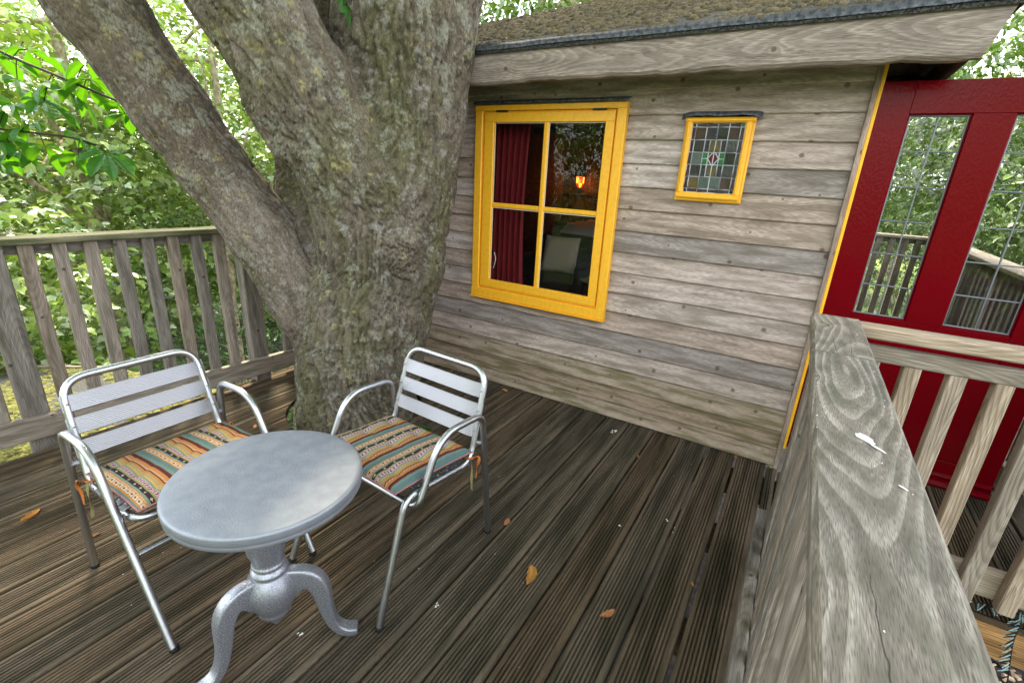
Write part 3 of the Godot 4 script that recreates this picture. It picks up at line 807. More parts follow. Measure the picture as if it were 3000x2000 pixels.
func leaded_window(c: Node) -> void:
	var w := group_node("leaded_window", c)
	M.ripple = noise_tex(33, 256, 0.06, [Color.BLACK, Color.WHITE], [0, 1], 3, false, 8.0)[1]
	var G := {"maroon": stained(Color(0.16, 0.0, 0.03), 0.85, 0.5), "amber": stained(Color(0.24, 0.16, 0.02), 0.8, 1.6), "clear": stained(Color(0.10, 0.11, 0.11), 0.35, 1.4), "smoke": stained(Color(0.02, 0.025, 0.03), 0.5, 0.12),
		"ruby": stained(Color(0.34, 0.0, 0.03), 0.95, 0.1), "green": stained(Color(0.0, 0.38, 0.08), 0.9, 0.5), "yellow": stained(Color(0.42, 0.36, 0.08), 0.6, 1.6), "pale": stained(Color(0.28, 0.36, 0.32), 0.5, 0.5), "black": stained(Color(0.0, 0.02, 0.01), 0.8, 0.1)}
	# moulded frame: outer slope, flat, inner bead
	var x0 := -0.712; var x1 := -0.405; var y0 := 1.298; var y1 := 1.677
	ring_frame(w, "frame", x0, x1, y0, y1, -0.002, 0.018, 0.034, 0.04, 0.042, 0.026, M.yellow, 0.006)
	ring_frame(w, "frame_moulding", x0 + 0.01, x1 - 0.012, y0 + 0.012, y1 - 0.006, 0.0185, 0.034, 0.024, 0.026, 0.028, 0.018, M.yellow, 0.007)
	lead_strip(w, "lead_flashing", x0 - 0.022, x1 + 0.022, 1.692, 0.0, 0.012, 0.036, 0.03)
	# leaded light
	var gx0 := -0.6775; var gx1 := -0.4455; var gy0 := 1.3405; var gy1 := 1.6505
	var zc := 0.011
	var eb := 0.017
	var cw := (gx1 - gx0 - 2 * eb) / 4; var rh := (gy1 - gy0 - 2 * eb) / 5
	var xs := [gx0, gx0 + eb]; for i in range(1, 5): xs.append(gx0 + eb + cw * i)
	xs.append(gx1)
	var ys := [gy1, gy1 - eb]; for i in range(1, 6): ys.append(gy1 - eb - rh * i)
	ys.append(gy0)
	var kinds := [["black", "maroon", "maroon", "maroon", "maroon", "green"],
		["maroon", "amber", "clear", "smoke", "amber", "maroon"],
		["maroon", "smoke", "mid", "mid", "smoke", "maroon"],
		["maroon", "pale", "mid", "mid", "smoke", "maroon"],
		["maroon", "clear", "mid", "mid", "smoke", "maroon"],
		["maroon", "yellow", "pale", "pale", "amber", "maroon"],
		["black", "maroon", "maroon", "maroon", "maroon", "black"]]
	var pane := func(a: float, b: float, yb: float, yt: float, kind: String) -> void:
		var st := new_st()
		box(st, Vector3(a, yb, -0.0015), Vector3(b, yt, 0.0015))
		var mid := Vector3((a + b) / 2, (yb + yt) / 2, 0)
		var o := put("pane", st.commit(), G[kind], w)
		var tilt := Basis.from_euler(Vector3(rng.randf_range(-0.10, 0.04), rng.randf_range(-0.08, 0.08), 0))
		o.transform = Transform3D(tilt, Vector3(0, 0, zc) + mid - tilt * mid)
	for r in 7:
		for q in 6:
			if kinds[r][q] != "mid": pane.call(xs[q], xs[q + 1], ys[r + 1], ys[r], kinds[r][q])
	# centre: narrow strips above and below a red lozenge between four green squares
	var mx: float = xs[3]
	var hw := cw / 2
	for r in [2, 4]:
		for q in 4:
			pane.call(mx - cw + hw * q, mx - cw + hw * (q + 1), ys[r + 1], ys[r], ["clear", "yellow", "yellow", "clear"][q])
	for s in 2:
		var yy: float = (ys[3] + ys[4]) / 2
		for q in [0, 3]: pane.call(mx - cw + hw * q, mx - cw + hw * (q + 1), ys[4] if s == 0 else yy, yy if s == 0 else ys[3], "green")
	var cy: float = (ys[3] + ys[4]) / 2
	var loz := [Vector3(mx, ys[3] + 0.006, zc), Vector3(mx + hw, cy, zc), Vector3(mx, ys[4] - 0.006, zc), Vector3(mx - hw, cy, zc)]
	var st := new_st()
	quad(st, loz[0], loz[1], loz[2], loz[3], Vector2.ZERO, Vector2.ZERO, Vector2.ZERO, Vector2.ZERO, Vector3(0, 0, 1))
	put("pane", st.commit(), G["ruby"], w)
	st = new_st()
	for k in 4:
		var corner := [Vector3(mx + hw, ys[3], zc), Vector3(mx + hw, ys[4], zc), Vector3(mx - hw, ys[4], zc), Vector3(mx - hw, ys[3], zc)][k] as Vector3
		tri(st, [loz[k], loz[(k + 1) % 4], corner], [Vector2.ZERO, Vector2.ZERO, Vector2.ZERO], Vector3(0, 0, 1))
	put("pane", st.commit(), G["pale"], w)
	# lead cames
	var cames := []
	var cr := 0.0024
	for x in xs: cames.append([Vector3(x, gy0, zc), Vector3(x, gy1, zc)])
	for y in ys: cames.append([Vector3(gx0, y, zc), Vector3(gx1, y, zc)])
	for r in [2, 4]:
		for q in [-1, 1]: cames.append([Vector3(mx + hw * q, ys[r], zc), Vector3(mx + hw * q, ys[r + 1], zc)])
	cames.append([Vector3(mx - cw, cy, zc), Vector3(mx - hw, cy, zc)]); cames.append([Vector3(mx + hw, cy, zc), Vector3(mx + cw, cy, zc)])
	for q in [-1, 1]: cames.append([Vector3(mx + hw * q, ys[3], zc), Vector3(mx + hw * q, ys[4], zc)])
	for k in 4: cames.append([loz[k], loz[(k + 1) % 4]])
	for cm in cames: put("came", tube(cm, cr, 6), M.came, w)

func roof(c: Node) -> void:
	var eave_l := Vector3(-3.44, 1.972, 0.315); var eave_r := Vector3(0.32, 1.982, 0.315)
	var peak := Vector3(-0.40, 2.70, -1.28)
	var bl := Vector3(-3.44, 1.972, -3.95); var br := Vector3(0.32, 1.982, -3.95)
	var peak2 := Vector3(-0.9, 2.70, -2.3)
	var dn := Vector3(0, -0.03, 0)
	for f in [[eave_l, eave_r, peak, peak], [eave_r, br, peak2, peak], [br, bl, peak2, peak2], [bl, eave_l, peak, peak2]]:
		var st := new_st()
		var cen := Vector3(-1.5, 1.0, -1.8)
		var mid: Vector3 = (f[0] + f[1] + f[2]) / 3.0
		quad(st, f[0], f[1], f[2], f[3], Vector2.ZERO, Vector2.ZERO, Vector2.ZERO, Vector2.ZERO, Vector3(0, 1, 0))
		quad(st, f[0] + dn, f[1] + dn, f[2] + dn, f[3] + dn, Vector2.ZERO, Vector2.ZERO, Vector2.ZERO, Vector2.ZERO, Vector3(0, -1, 0))
		quad(st, f[0], f[1], f[1] + dn, f[0] + dn, Vector2.ZERO, Vector2.ZERO, Vector2.ZERO, Vector2.ZERO, mid - cen)
		put("roof_felt", st.commit(), M.felt, c)
	# moss on the front slope: clumps, thick up the slope and thin above the lead edge
	var e1 := (eave_r - eave_l).normalized()
	var nrm := e1.cross(peak - eave_l).normalized(); if nrm.y < 0: nrm = -nrm
	var upv := nrm.cross(e1); if upv.y < 0: upv = -upv
	var xf := []; var col := []
	var f := FastNoiseLite.new(); f.seed = 5; f.frequency = 5.0
	for i in 26000:
		var x := rng.randf_range(-3.4, 0.3); var s := rng.randf() * 1.75
		var p := eave_l + e1 * (x + 3.44) + upv * s
		# stay inside the face
		var t := s / 1.75
		if x < lerpf(-3.44, -0.4, t) or x > lerpf(0.32, -0.4, t): continue
		var dens := smooth(0.02, 0.42, s) * 0.62 + 0.10 + f.get_noise_2d(x, s * 2.0) * 0.9
		if rng.randf() > dens: continue
		var sc := rng.randf_range(0.007, 0.02)
		var b := Basis(Vector3.UP, rng.randf() * TAU)
		b = Basis(e1, nrm, e1.cross(nrm)) * b
		xf.append(Transform3D(b.scaled_local(Vector3(sc, sc * rng.randf_range(0.4, 0.8), sc)), p))
		var g := rng.randf()
		col.append(Color(0.130, 0.102, 0.050).lerp(Color(0.105, 0.09, 0.065), g) * rng.randf_range(0.6, 1.5))
	scatter("moss", c, moss_clump(), M.moss, xf, col)
	# lead edge in lengths
	var x := -3.44
	var j := 0
	while x < 0.30:
		var L := 0.75 if j else 0.5
		var rows := []
		var n := 10
		var xe := minf(x + L, 0.315)
		for i in n + 1:
			var xx := lerpf(x, xe, float(i) / n)
			var wv := sin(xx * 9.0) * 0.002 + sin(xx * 41.0) * 0.0006
			var y := 1.980 + 0.008 * (xx + 3.4) / 3.7 + (0.001 if j % 2 else 0.0)
			rows.append(PackedVector3Array([Vector3(xx, y + 0.012, 0.245), Vector3(xx, y + 0.003, 0.318 + wv * 0.5 + (0.0015 if j % 2 else 0.0)), Vector3(xx, y - 0.023 + wv, 0.322 + wv * 0.5), Vector3(xx, y - 0.023 + wv, 0.318 + wv * 0.5), Vector3(xx, y - 0.001, 0.314 + wv * 0.5), Vector3(xx, y + 0.008, 0.245)]))
		put("lead_edge", grid_mesh(rows, true), M.lead, c)
		x += L - 0.004; j += 1
	# fascia: a heavy plank with a wavy, bark-eaten lower edge and a raked end
	var st := new_st()
	var us: Vector2 = wood_us["fascia"]
	var f2 := FastNoiseLite.new(); f2.seed = 12; f2.frequency = 1.0; f2.fractal_octaves = 4
	var n2 := 150
	var yb := func(xx: float) -> float: return 1.812 + 0.014 * f2.get_noise_1d(xx * 1.3) + 0.011 * maxf(0.0, f2.get_noise_1d(xx * 7.0 + 30.0)) + 0.009 * smooth(-0.2, -0.9, xx) * smooth(-1.5, -0.9, xx)
	for i in n2:
		var xa := lerpf(-3.46, 0.30, float(i) / n2); var xb2 := lerpf(-3.46, 0.30, float(i + 1) / n2)
		var ya: float = yb.call(xa); var yb2: float = yb.call(xb2)
		var sh := func(xx: float, y: float) -> float: return xx + (0.0 if xx < 0.1 else (xx - 0.1) / 0.2 * (0.012 + (y - 1.965) * 0.33))
		var zf := 0.30
		var P := func(xx: float, y: float, z: float) -> Vector3: return Vector3(sh.call(xx, y), y, z)
		var T := func(xx: float, y: float) -> Vector2: return Vector2(xx, 2.0 - y) * us
		quad(st, P.call(xa, ya + 0.012, zf), P.call(xb2, yb2 + 0.012, zf), P.call(xb2, 1.968, zf), P.call(xa, 1.968, zf), T.call(xa, ya + 0.012), T.call(xb2, yb2 + 0.012), T.call(xb2, 1.968), T.call(xa, 1.968), Vector3(0, 0, 1))
		quad(st, P.call(xa, ya + 0.012, zf), P.call(xb2, yb2 + 0.012, zf), P.call(xb2, yb2, zf - 0.012), P.call(xa, ya, zf - 0.012), T.call(xa, ya + 0.012), T.call(xb2, yb2 + 0.012), T.call(xb2, yb2 - 0.005), T.call(xa, ya - 0.005), Vector3(0, -1, 1))
		quad(st, P.call(xa, ya, zf - 0.012), P.call(xb2, yb2, zf - 0.012), P.call(xb2, yb2, zf - 0.05), P.call(xa, ya, zf - 0.05), T.call(xa, ya), T.call(xb2, yb2), T.call(xb2, yb2 - 0.04), T.call(xa, ya - 0.04), Vector3(0, -1, 0))
		quad(st, P.call(xa, ya, zf - 0.05), P.call(xb2, yb2, zf - 0.05), P.call(xb2, 1.968, zf - 0.05), P.call(xa, 1.968, zf - 0.05), T.call(xa, ya), T.call(xb2, yb2), T.call(xb2, 1.968), T.call(xa, 1.968), Vector3(0, 0, -1))
		if i == n2 - 1:
			quad(st, P.call(xb2, yb2, zf - 0.012), P.call(xb2, 1.968, zf), P.call(xb2, 1.968, zf - 0.05), P.call(xb2, yb2, zf - 0.05), Vector2.ZERO, Vector2(0.02, 0.5), Vector2(0.03, 0.5), Vector2(0.03, 0), Vector3(1, 0, 0))
	st.generate_tangents()
	put("fascia_board", st.commit(), M.fascia, c)
	# eaves: soffit, side fascia, rafters
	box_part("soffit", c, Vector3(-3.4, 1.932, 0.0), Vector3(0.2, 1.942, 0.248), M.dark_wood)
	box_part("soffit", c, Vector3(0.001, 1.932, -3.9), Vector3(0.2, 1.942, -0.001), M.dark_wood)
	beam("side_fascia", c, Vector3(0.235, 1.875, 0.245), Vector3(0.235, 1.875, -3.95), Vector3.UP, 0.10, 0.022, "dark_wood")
	beam("side_fascia", c, Vector3(0.262, 1.905, 0.245), Vector3(0.262, 1.905, -3.95), Vector3.UP, 0.10, 0.022, "dark_wood")
	beam("rafter", c, Vector3(0.03, 1.905, 0.02), Vector3(0.215, 1.905, -0.20), Vector3.UP, 0.045, 0.04, "dark_wood")
	beam("rafter", c, Vector3(0.001, 1.9, -0.7), Vector3(0.22, 1.9, -0.7), Vector3.UP, 0.06, 0.045, "dark_wood")
	# a dry leaf caught in the moss
	var lf := put("caught_leaf", dry_leaf_mesh(3), M.dry_leaf, c, Transform3D(Basis.from_euler(Vector3(0.5, 0.7, 0.3)).scaled(Vector3.ONE * 0.035), Vector3(-1.62, 2.03, 0.22)))
	lf.set_meta("label", "small orange leaf caught on the roof edge")

func door(c: Node) -> void:
	var d := group_node("door", c)
	d.position = Vector3(0.0345, 0, -0.030)
	d.rotation = Vector3(0, 0, 0)
	var z0 := -0.022; var z1 := 0.022
	var W := 0.775; var top := 1.80; var bot := 0.135
	var g1 := [0.109, 0.303]; var g2 := [0.427, 0.645]
	var gy := [0.862, 1.682]
	# stiles full height, rails between
	var T := z1 - z0
	frame_bar(d, "stile", Vector3(g1[0] / 2, bot, 0), Vector3(g1[0] / 2, top, 0), Vector3.RIGHT, g1[0], T, M.red, 0.002)
	frame_bar(d, "stile", Vector3((g2[1] + W) / 2, bot, 0), Vector3((g2[1] + W) / 2, top, 0), Vector3.RIGHT, W - g2[1], T, M.red, 0.002)
	frame_bar(d, "rail", Vector3(g1[0] + 0.0005, (gy[1] + top) / 2, 0), Vector3(g2[1] - 0.0005, (gy[1] + top) / 2, 0), Vector3.UP, top - gy[1], T, M.red, 0.002)
	frame_bar(d, "rail", Vector3(g1[0] + 0.0005, gy[0] - 0.025, 0), Vector3(g2[1] - 0.0005, gy[0] - 0.025, 0), Vector3.UP, 0.05, T, M.red, 0.002)
	frame_bar(d, "mullion", Vector3((g1[1] + g2[0]) / 2, gy[0] + 0.0005, 0), Vector3((g1[1] + g2[0]) / 2, gy[1] - 0.0005, 0), Vector3.RIGHT, g2[0] - g1[1], T, M.red, 0.002)
	frame_bar(d, "panel", Vector3(g1[0] + 0.0005, (bot + 0.255 + gy[0] - 0.0505) / 2 - 0.06, -0.004), Vector3(g2[1] - 0.0005, (bot + 0.255 + gy[0] - 0.0505) / 2 - 0.06, -0.004), Vector3.UP, gy[0] - 0.0505 - bot - 0.135, T - 0.012, M.red, 0.001)
	frame_bar(d, "rail", Vector3(g1[0] + 0.0005, bot + 0.0675, 0), Vector3(g2[1] - 0.0005, bot + 0.0675, 0), Vector3.UP, 0.134, T, M.red, 0.003)
	# weatherboard with two rolls
	var prof := []
	for i in 9: prof.append(Vector2(z1 + 0.004 + 0.013 * sin(PI * i / 8.0), 0.095 - 0.03 * i / 8.0))
	for i in 11: prof.append(Vector2(z1 + 0.004 + 0.026 * sin(PI * i / 10.0), 0.063 - 0.045 * i / 10.0))
	var rows := []
	for x in [0.004, W - 0.004]:
		var row := PackedVector3Array()
		for p in prof: row.append(Vector3(x, bot + p.y - 0.015, p.x))
		row.append(Vector3(x, bot, z1 + 0.0005)); row.append(Vector3(x, bot + 0.08, z1 + 0.0005))
		rows.append(row)
	put("weatherboard", grid_mesh(rows, true, true), M.red, d)
	# glazing: leaded panes two across and six high
	for g in [g1, g2]:
		var lx: float = g[0]; var rx: float = g[1]
		# rebate edge
		ring_frame(d, "glazing_bead", lx, rx, gy[0], gy[1], -0.010, 0.010, 0.004, 0.004, 0.004, 0.004, M.red, 0.001)
		var mid := (lx + rx) / 2
		var rh: float = (gy[1] - gy[0]) / 6.0
		for r in 6:
			for q in 2:
				box_part("pane", d, Vector3(lx + 0.004 if q == 0 else mid, gy[0] + rh * r + 0.001, -0.0015), Vector3(mid - 0.0005 if q == 0 else rx - 0.004, gy[0] + rh * (r + 1) - 0.001, 0.0015), M.glass)
		put("came", tube([Vector3(mid, gy[0] + 0.004, 0), Vector3(mid, gy[1] - 0.004, 0)], 0.0036, 6), M.door_came, d)
		for r in range(1, 6): put("came", tube([Vector3(lx + 0.004, gy[0] + rh * r, 0), Vector3(rx - 0.004, gy[0] + rh * r, 0)], 0.0033, 6), M.door_came, d)
		for x in [lx + 0.006, rx - 0.006]: put("came", tube([Vector3(x, gy[0] + 0.004, 0), Vector3(x, gy[1] - 0.004, 0)], 0.004, 6), M.door_came, d)
		for y in [gy[0] + 0.006, gy[1] - 0.006]: put("came", tube([Vector3(lx + 0.004, y, 0.0005), Vector3(rx - 0.004, y, 0.0005)], 0.004, 6), M.door_came, d)
	put("handle", tube(rounded([Vector3(W - 0.04, 0.83, 0.02), Vector3(W - 0.04, 0.83, 0.06), Vector3(W - 0.13, 0.83, 0.06)], 0.02), 0.007, 8), M.screw, d)
	frame_bar(c, "threshold", Vector3(0.02, 0.118, -0.1), Vector3(0.02, 0.118, -0.9), Vector3.UP, 0.03, 0.10, M.dark_wood, 0.004)

func build_interior() -> void:
	# red velvet curtain hanging at the left of the window
	var rows := []
	for i in 13:
		var y := lerpf(1.70, 0.55, i / 12.0)
		var row := PackedVector3Array()
		for k in 61:
			var t := k / 60.0
			var gather := 1.0 - 0.1 * sin(PI * i / 12.0)
			row.append(Vector3(-1.895 + 0.245 * t * gather, y, -0.150 + 0.020 * sin(t * TAU * 5.5 + sin(y * 3.0) * 0.5)))
		rows.append(row)
	var back := []
	for row in rows:
		var r2 := PackedVector3Array(row)
		for k in range(row.size() - 1, -1, -1): r2.append(row[k] + Vector3(0, 0, -0.003))
		back.append(r2)
	tag(put("curtain", grid_mesh(back, true), M.velvet), "dark red velvet curtain hanging inside the big yellow window", "curtain")
	var pl := put("curtain_pole", tube([Vector3(-2.0, 1.72, -0.15), Vector3(-0.98, 1.72, -0.15)], 0.011, 8), M.dark_wood)
	tag(pl, "dark curtain pole above the big yellow window indoors", "curtain pole")
	# armchair
	var a := thing("armchair", "dark grey armchair inside the cabin behind the window", "armchair", Vector3(-2.18, 0.10, -1.75))
	put("seat", bulge(Vector3(0.62, 0.16, 0.55), 0.05), M.charcoal, a, Transform3D(Basis(), Vector3(0, 0.26, 0)))
	put("backrest", bulge(Vector3(0.66, 0.55, 0.16), 0.06), M.charcoal, a, Transform3D(Basis(Vector3.RIGHT, -0.12), Vector3(0, 0.46, -0.25)))
	for s in [-1, 1]:
		put("arm", bulge(Vector3(0.13, 0.40, 0.58), 0.05), M.charcoal, a, Transform3D(Basis(), Vector3(0.36 * s, 0.32, 0)))
		for q in [-1, 1]: put("leg", tube([Vector3(0.3 * s, 0.0, 0.22 * q), Vector3(0.3 * s, 0.19, 0.22 * q)], 0.02, 6), M.dark_wood, a)
	# scatter cushion leaning on the chair back
	var p := put("pillow", cushion_mesh(0.36, 0.36, 0.11, 0), M.cream, self, Transform3D(Basis(Vector3.UP, 0.1) * Basis(Vector3.RIGHT, 1.28), Vector3(-2.16, 0.65, -1.78)))
	tag(p, "cream square pillow on the dark armchair indoors", "pillow")
	# bed
	var b := thing("bed", "bed with rumpled lavender white bedding at the back of the cabin", "bed", Vector3(-1.80, 0.10, -2.85))
	put("base", bulge(Vector3(1.5, 0.34, 1.1), 0.02), M.dark_wood, b, Transform3D(Basis(), Vector3(0, 0.18, 0)))
	put("mattress", bulge(Vector3(1.46, 0.20, 1.08), 0.05), M.linen, b, Transform3D(Basis(), Vector3(0, 0.46, 0)))
	var dv := []
	for i in 25:
		var row := PackedVector3Array()
		for k in 33:
			var u := i / 24.0 * 2 - 1; var v := k / 32.0 * 2 - 1
			var h := 0.82 - 0.10 * u * u - 0.05 * v * v + 0.02 * nz.get_noise_2d(u * 260, v * 130) * 3.0
			if absf(v) > 0.85: h -= (absf(v) - 0.85) * 1.6
			if absf(u) > 0.85: h -= (absf(u) - 0.85) * 1.6
			row.append(Vector3(v * 0.80 + 0.0, h, u * 0.60))
		dv.append(row)
	put("duvet", grid_mesh(dv, false), M.linen, b)
	# small table edge by the bed
	var st := thing("stool", "small round brown stool in front of the bed indoors", "stool", Vector3(-1.66, 0.10, -1.55))
	put("seat", lathe([Vector2(0.001, 0.42), Vector2(0.15, 0.42), Vector2(0.165, 0.405), Vector2(0.15, 0.385), Vector2(0.001, 0.385)], 24), M.stem, st)
	for k in 3: put("leg", tube([Vector3(cos(k * 2.1) * 0.11, 0.39, sin(k * 2.1) * 0.11), Vector3(cos(k * 2.1) * 0.15, 0.0, sin(k * 2.1) * 0.15)], 0.015, 6), M.dark_wood, st)
	# lit wall lamp with red and amber glass
	var l := thing("wall_lamp", "small lit lantern with red and amber glass on the dark inside wall", "wall lamp", Vector3(-2.755, 1.315, -3.46))
	put("bracket", tube(rounded([Vector3(0, 0.16, -0.06), Vector3(0, 0.16, 0), Vector3(0, 0.10, 0)], 0.02), 0.008, 6), M.steel_dark, l)
	put("cap", lathe([Vector2(0.001, 0.13), Vector2(0.02, 0.115), Vector2(0.055, 0.085), Vector2(0.055, 0.075), Vector2(0.001, 0.075)], 6), M.steel_dark, l)
	var lit := std(Color(1.0, 0.5, 0.1), 0.4); lit.emission_enabled = true; lit.emission = Color(1.0, 0.42, 0.08); lit.emission_energy_multiplier = 2.6
	var litr := std(Color(0.6, 0.03, 0.02), 0.4); litr.emission_enabled = true; litr.emission = Color(0.9, 0.05, 0.02); litr.emission_energy_multiplier = 0.8
	for k in 6:
		var aa := TAU * k / 6.0
		var cc := Vector3(cos(aa), 0, sin(aa))
		var tt := Vector3(-sin(aa), 0, cos(aa))
		for h in 2:
			var s2 := new_st()
			var y0 := 0.0 if h == 0 else -0.05; var y1 := 0.075 if h == 0 else 0.0
			var w0 := 0.024 if h == 0 else 0.014; var w1 := 0.026 if h == 0 else 0.024
			quad(s2, cc * w0 * 1.8 + tt * w0 + Vector3(0, y0, 0), cc * w0 * 1.8 - tt * w0 + Vector3(0, y0, 0), cc * w1 * 1.8 - tt * w1 + Vector3(0, y1, 0), cc * w1 * 1.8 + tt * w1 + Vector3(0, y1, 0), Vector2.ZERO, Vector2.ZERO, Vector2.ZERO, Vector2.ZERO, cc)
			put("lamp_glass", s2.commit(), lit if (k + h) % 2 == 0 else litr, l)
		put("frame_bar", tube([cc.rotated(Vector3.UP, PI / 6) * 0.052 + Vector3(0, 0.075, 0), cc.rotated(Vector3.UP, PI / 6) * 0.048, cc.rotated(Vector3.UP, PI / 6) * 0.028 + Vector3(0, -0.05, 0)], 0.0035, 5), M.steel_dark, l)
	put("finial", lathe([Vector2(0.03, -0.05), Vector2(0.03, -0.056), Vector2(0.012, -0.075), Vector2(0.014, -0.085), Vector2(0.001, -0.1)], 8), M.steel_dark, l)
	var om := OmniLight3D.new(); om.name = "lamp_light"; om.light_color = Color(1.0, 0.5, 0.18); om.light_energy = 0.025; om.omni_range = 6.0; om.omni_attenuation = 2.0; om.light_size = 0.03; om.shadow_enabled = true
	l.add_child(om); om.position = Vector3(0.03, 0.02, 0.085)

func bulge(s: Vector3, r: float) -> ArrayMesh:
	# a soft box
	var rows := []
	var n := 10; var m := 28
	for i in n + 1:
		var a := PI * i / n - PI / 2
		var row := PackedVector3Array()
		for k in m:
			var b := TAU * k / m
			var f := func(x: float) -> float: return signf(x) * pow(absf(x), 0.32)
			row.append(Vector3(f.call(cos(a)) * f.call(cos(b)) * s.x / 2, f.call(sin(a)) * s.y / 2, f.call(cos(a)) * f.call(sin(b)) * s.z / 2))
		rows.append(row)
	return grid_mesh(rows, true, false, Vector2(1, 1), false)

# ------------------------------------------------------------------ furniture
func stripes() -> ImageTexture:
	# woven stripe cloth: bands run front to back, small motifs along them
	var W := 768; var H := 384
	var teal := Color(0.27, 0.41, 0.43); var aqua := Color(0.44, 0.56, 0.50); var red := Color(0.38, 0.10, 0.09); var orange := Color(0.72, 0.46, 0.20); var ink := Color(0.12, 0.09, 0.11)
	var pink := Color(0.78, 0.62, 0.66); var olive := Color(0.58, 0.50, 0.26); var yellow := Color(0.85, 0.62, 0.22); var cream := Color(0.80, 0.70, 0.58); var pale := Color(0.55, 0.66, 0.52)
	# colour, width, motif, motif colour
	var seq := [[teal, 18, 1, aqua], [aqua, 13, 2, teal], [red, 15, 3, ink], [orange, 9, 0, ink], [orange, 11, 4, pink], [ink, 4, 0, ink], [orange, 8, 0, ink], [olive, 13, 5, cream], [yellow, 5, 0, ink], [pale, 9, 2, teal], [pink, 17, 6, ink], [olive, 7, 5, pale], [ink, 15, 7, cream], [aqua, 7, 1, teal], [orange, 9, 4, cream], [cream, 15, 8, red], [orange, 5, 0, ink]]
	var img := Image.create(W, H, false, Image.FORMAT_RGB8)
	var r := RandomNumberGenerator.new(); r.seed = 77
	var x := 0
	var si := 0
	while x < W:
		var s: Array = seq[si % seq.size()]
		var w := int(s[1] * 1.45)
		for i in w:
			var xx := x + i
			if xx >= W: break
			for y in H:
				var c: Color = s[0]
				var u := float(i) / w
				var on := false
				match s[2]:
					1: on = (y % 6 < 2) and (i % 4 < 2)
					2: on = absf(fposmod(y + i * 1.6, 12.0) - 6.0) < 1.3 or absf(fposmod(y - i * 1.6, 12.0) - 6.0) < 1.3
					3: on = (y / 6 + i / 6) % 2 == 0 and u > 0.2 and u < 0.8
					4: on = u > 0.25 and u < 0.75 and fposmod(y + i * 0.7, 13.0) < 7.0
					5: on = fposmod(y + sin(i * 0.7) * 4.0, 9.0) < 2.5
					6: on = absf(absf(fposmod(y, 26.0) - 13.0) - 5.0 - absf(u - 0.5) * 9.0) < 1.8 and u > 0.15 and u < 0.85
					7: on = (absf(fposmod(y, 44.0) - 22.0) < 2.5 and absf(u - 0.5) < 0.27) or (absf(fposmod(y, 44.0) - 22.0) < 6.0 and absf(u - 0.5) < 0.11)
					8: on = absf(fposmod(y, 30.0) - 15.0) + absf(u - 0.5) * w < 6.5 or (absf(fposmod(y, 30.0)) < 5.0 and i % 5 < 2)
				if on: c = s[3]
				var weave := 0.88 + 0.12 * float((xx + y) % 2) + r.randf_range(-0.05, 0.05)
				c = c.lerp(Color(0.66, 0.60, 0.54), 0.2)
				img.set_pixel(xx, y, Color(c.r * weave, c.g * weave, c.b * weave))
		x += w; si += 1
	return tex(img)

func cushion_mesh(w: float, d: float, t: float, tufts: int) -> ArrayMesh:
	var am := ArrayMesh.new()
	var n := 44
	for side in [1.0, -1.0]:
		var rows := []
		for i in n + 1:
			var row := PackedVector3Array()
			for k in n + 1:
				var u := k / float(n) * 2 - 1; var v := i / float(n) * 2 - 1
				# pull the outline in a little between the corners
				var px := u * w / 2 * (1.0 - 0.035 * (1.0 - u * u * 0.0) * (1.0 - v * v) * absf(u)); var pz := v * d / 2 * (1.0 - 0.035 * (1.0 - u * u) * absf(v))
				var e := maxf(0.0, (1.0 - pow(absf(u), 5.0)) * (1.0 - pow(absf(v), 5.0)))
				var h := t / 2 * pow(e, 0.42)
				if tufts > 0:
					for a in tufts:
						for b in tufts:
							var q := Vector2((a + 0.5) / tufts * 2 - 1, (b + 0.5) / tufts * 2 - 1)
							var dd := (Vector2(u, v) - q) * Vector2(w / 2, d / 2)
							h -= t * 0.20 * exp(-dd.length_squared() / 0.0006)
							# creases between tufts
							h -= t * 0.04 * exp(-dd.x * dd.x / 0.00016) * exp(-dd.y * dd.y / 0.006)
							h -= t * 0.04 * exp(-dd.y * dd.y / 0.00016) * exp(-dd.x * dd.x / 0.006)
					h += nz.get_noise_2d(px * 900, pz * 900 + side * 50) * 0.004
				row.append(Vector3(px, side * maxf(h, 0.0008), pz))
			rows.append(row)
		grid_mesh(rows, false, false, Vector2(1, 1), side > 0, am)
	return am

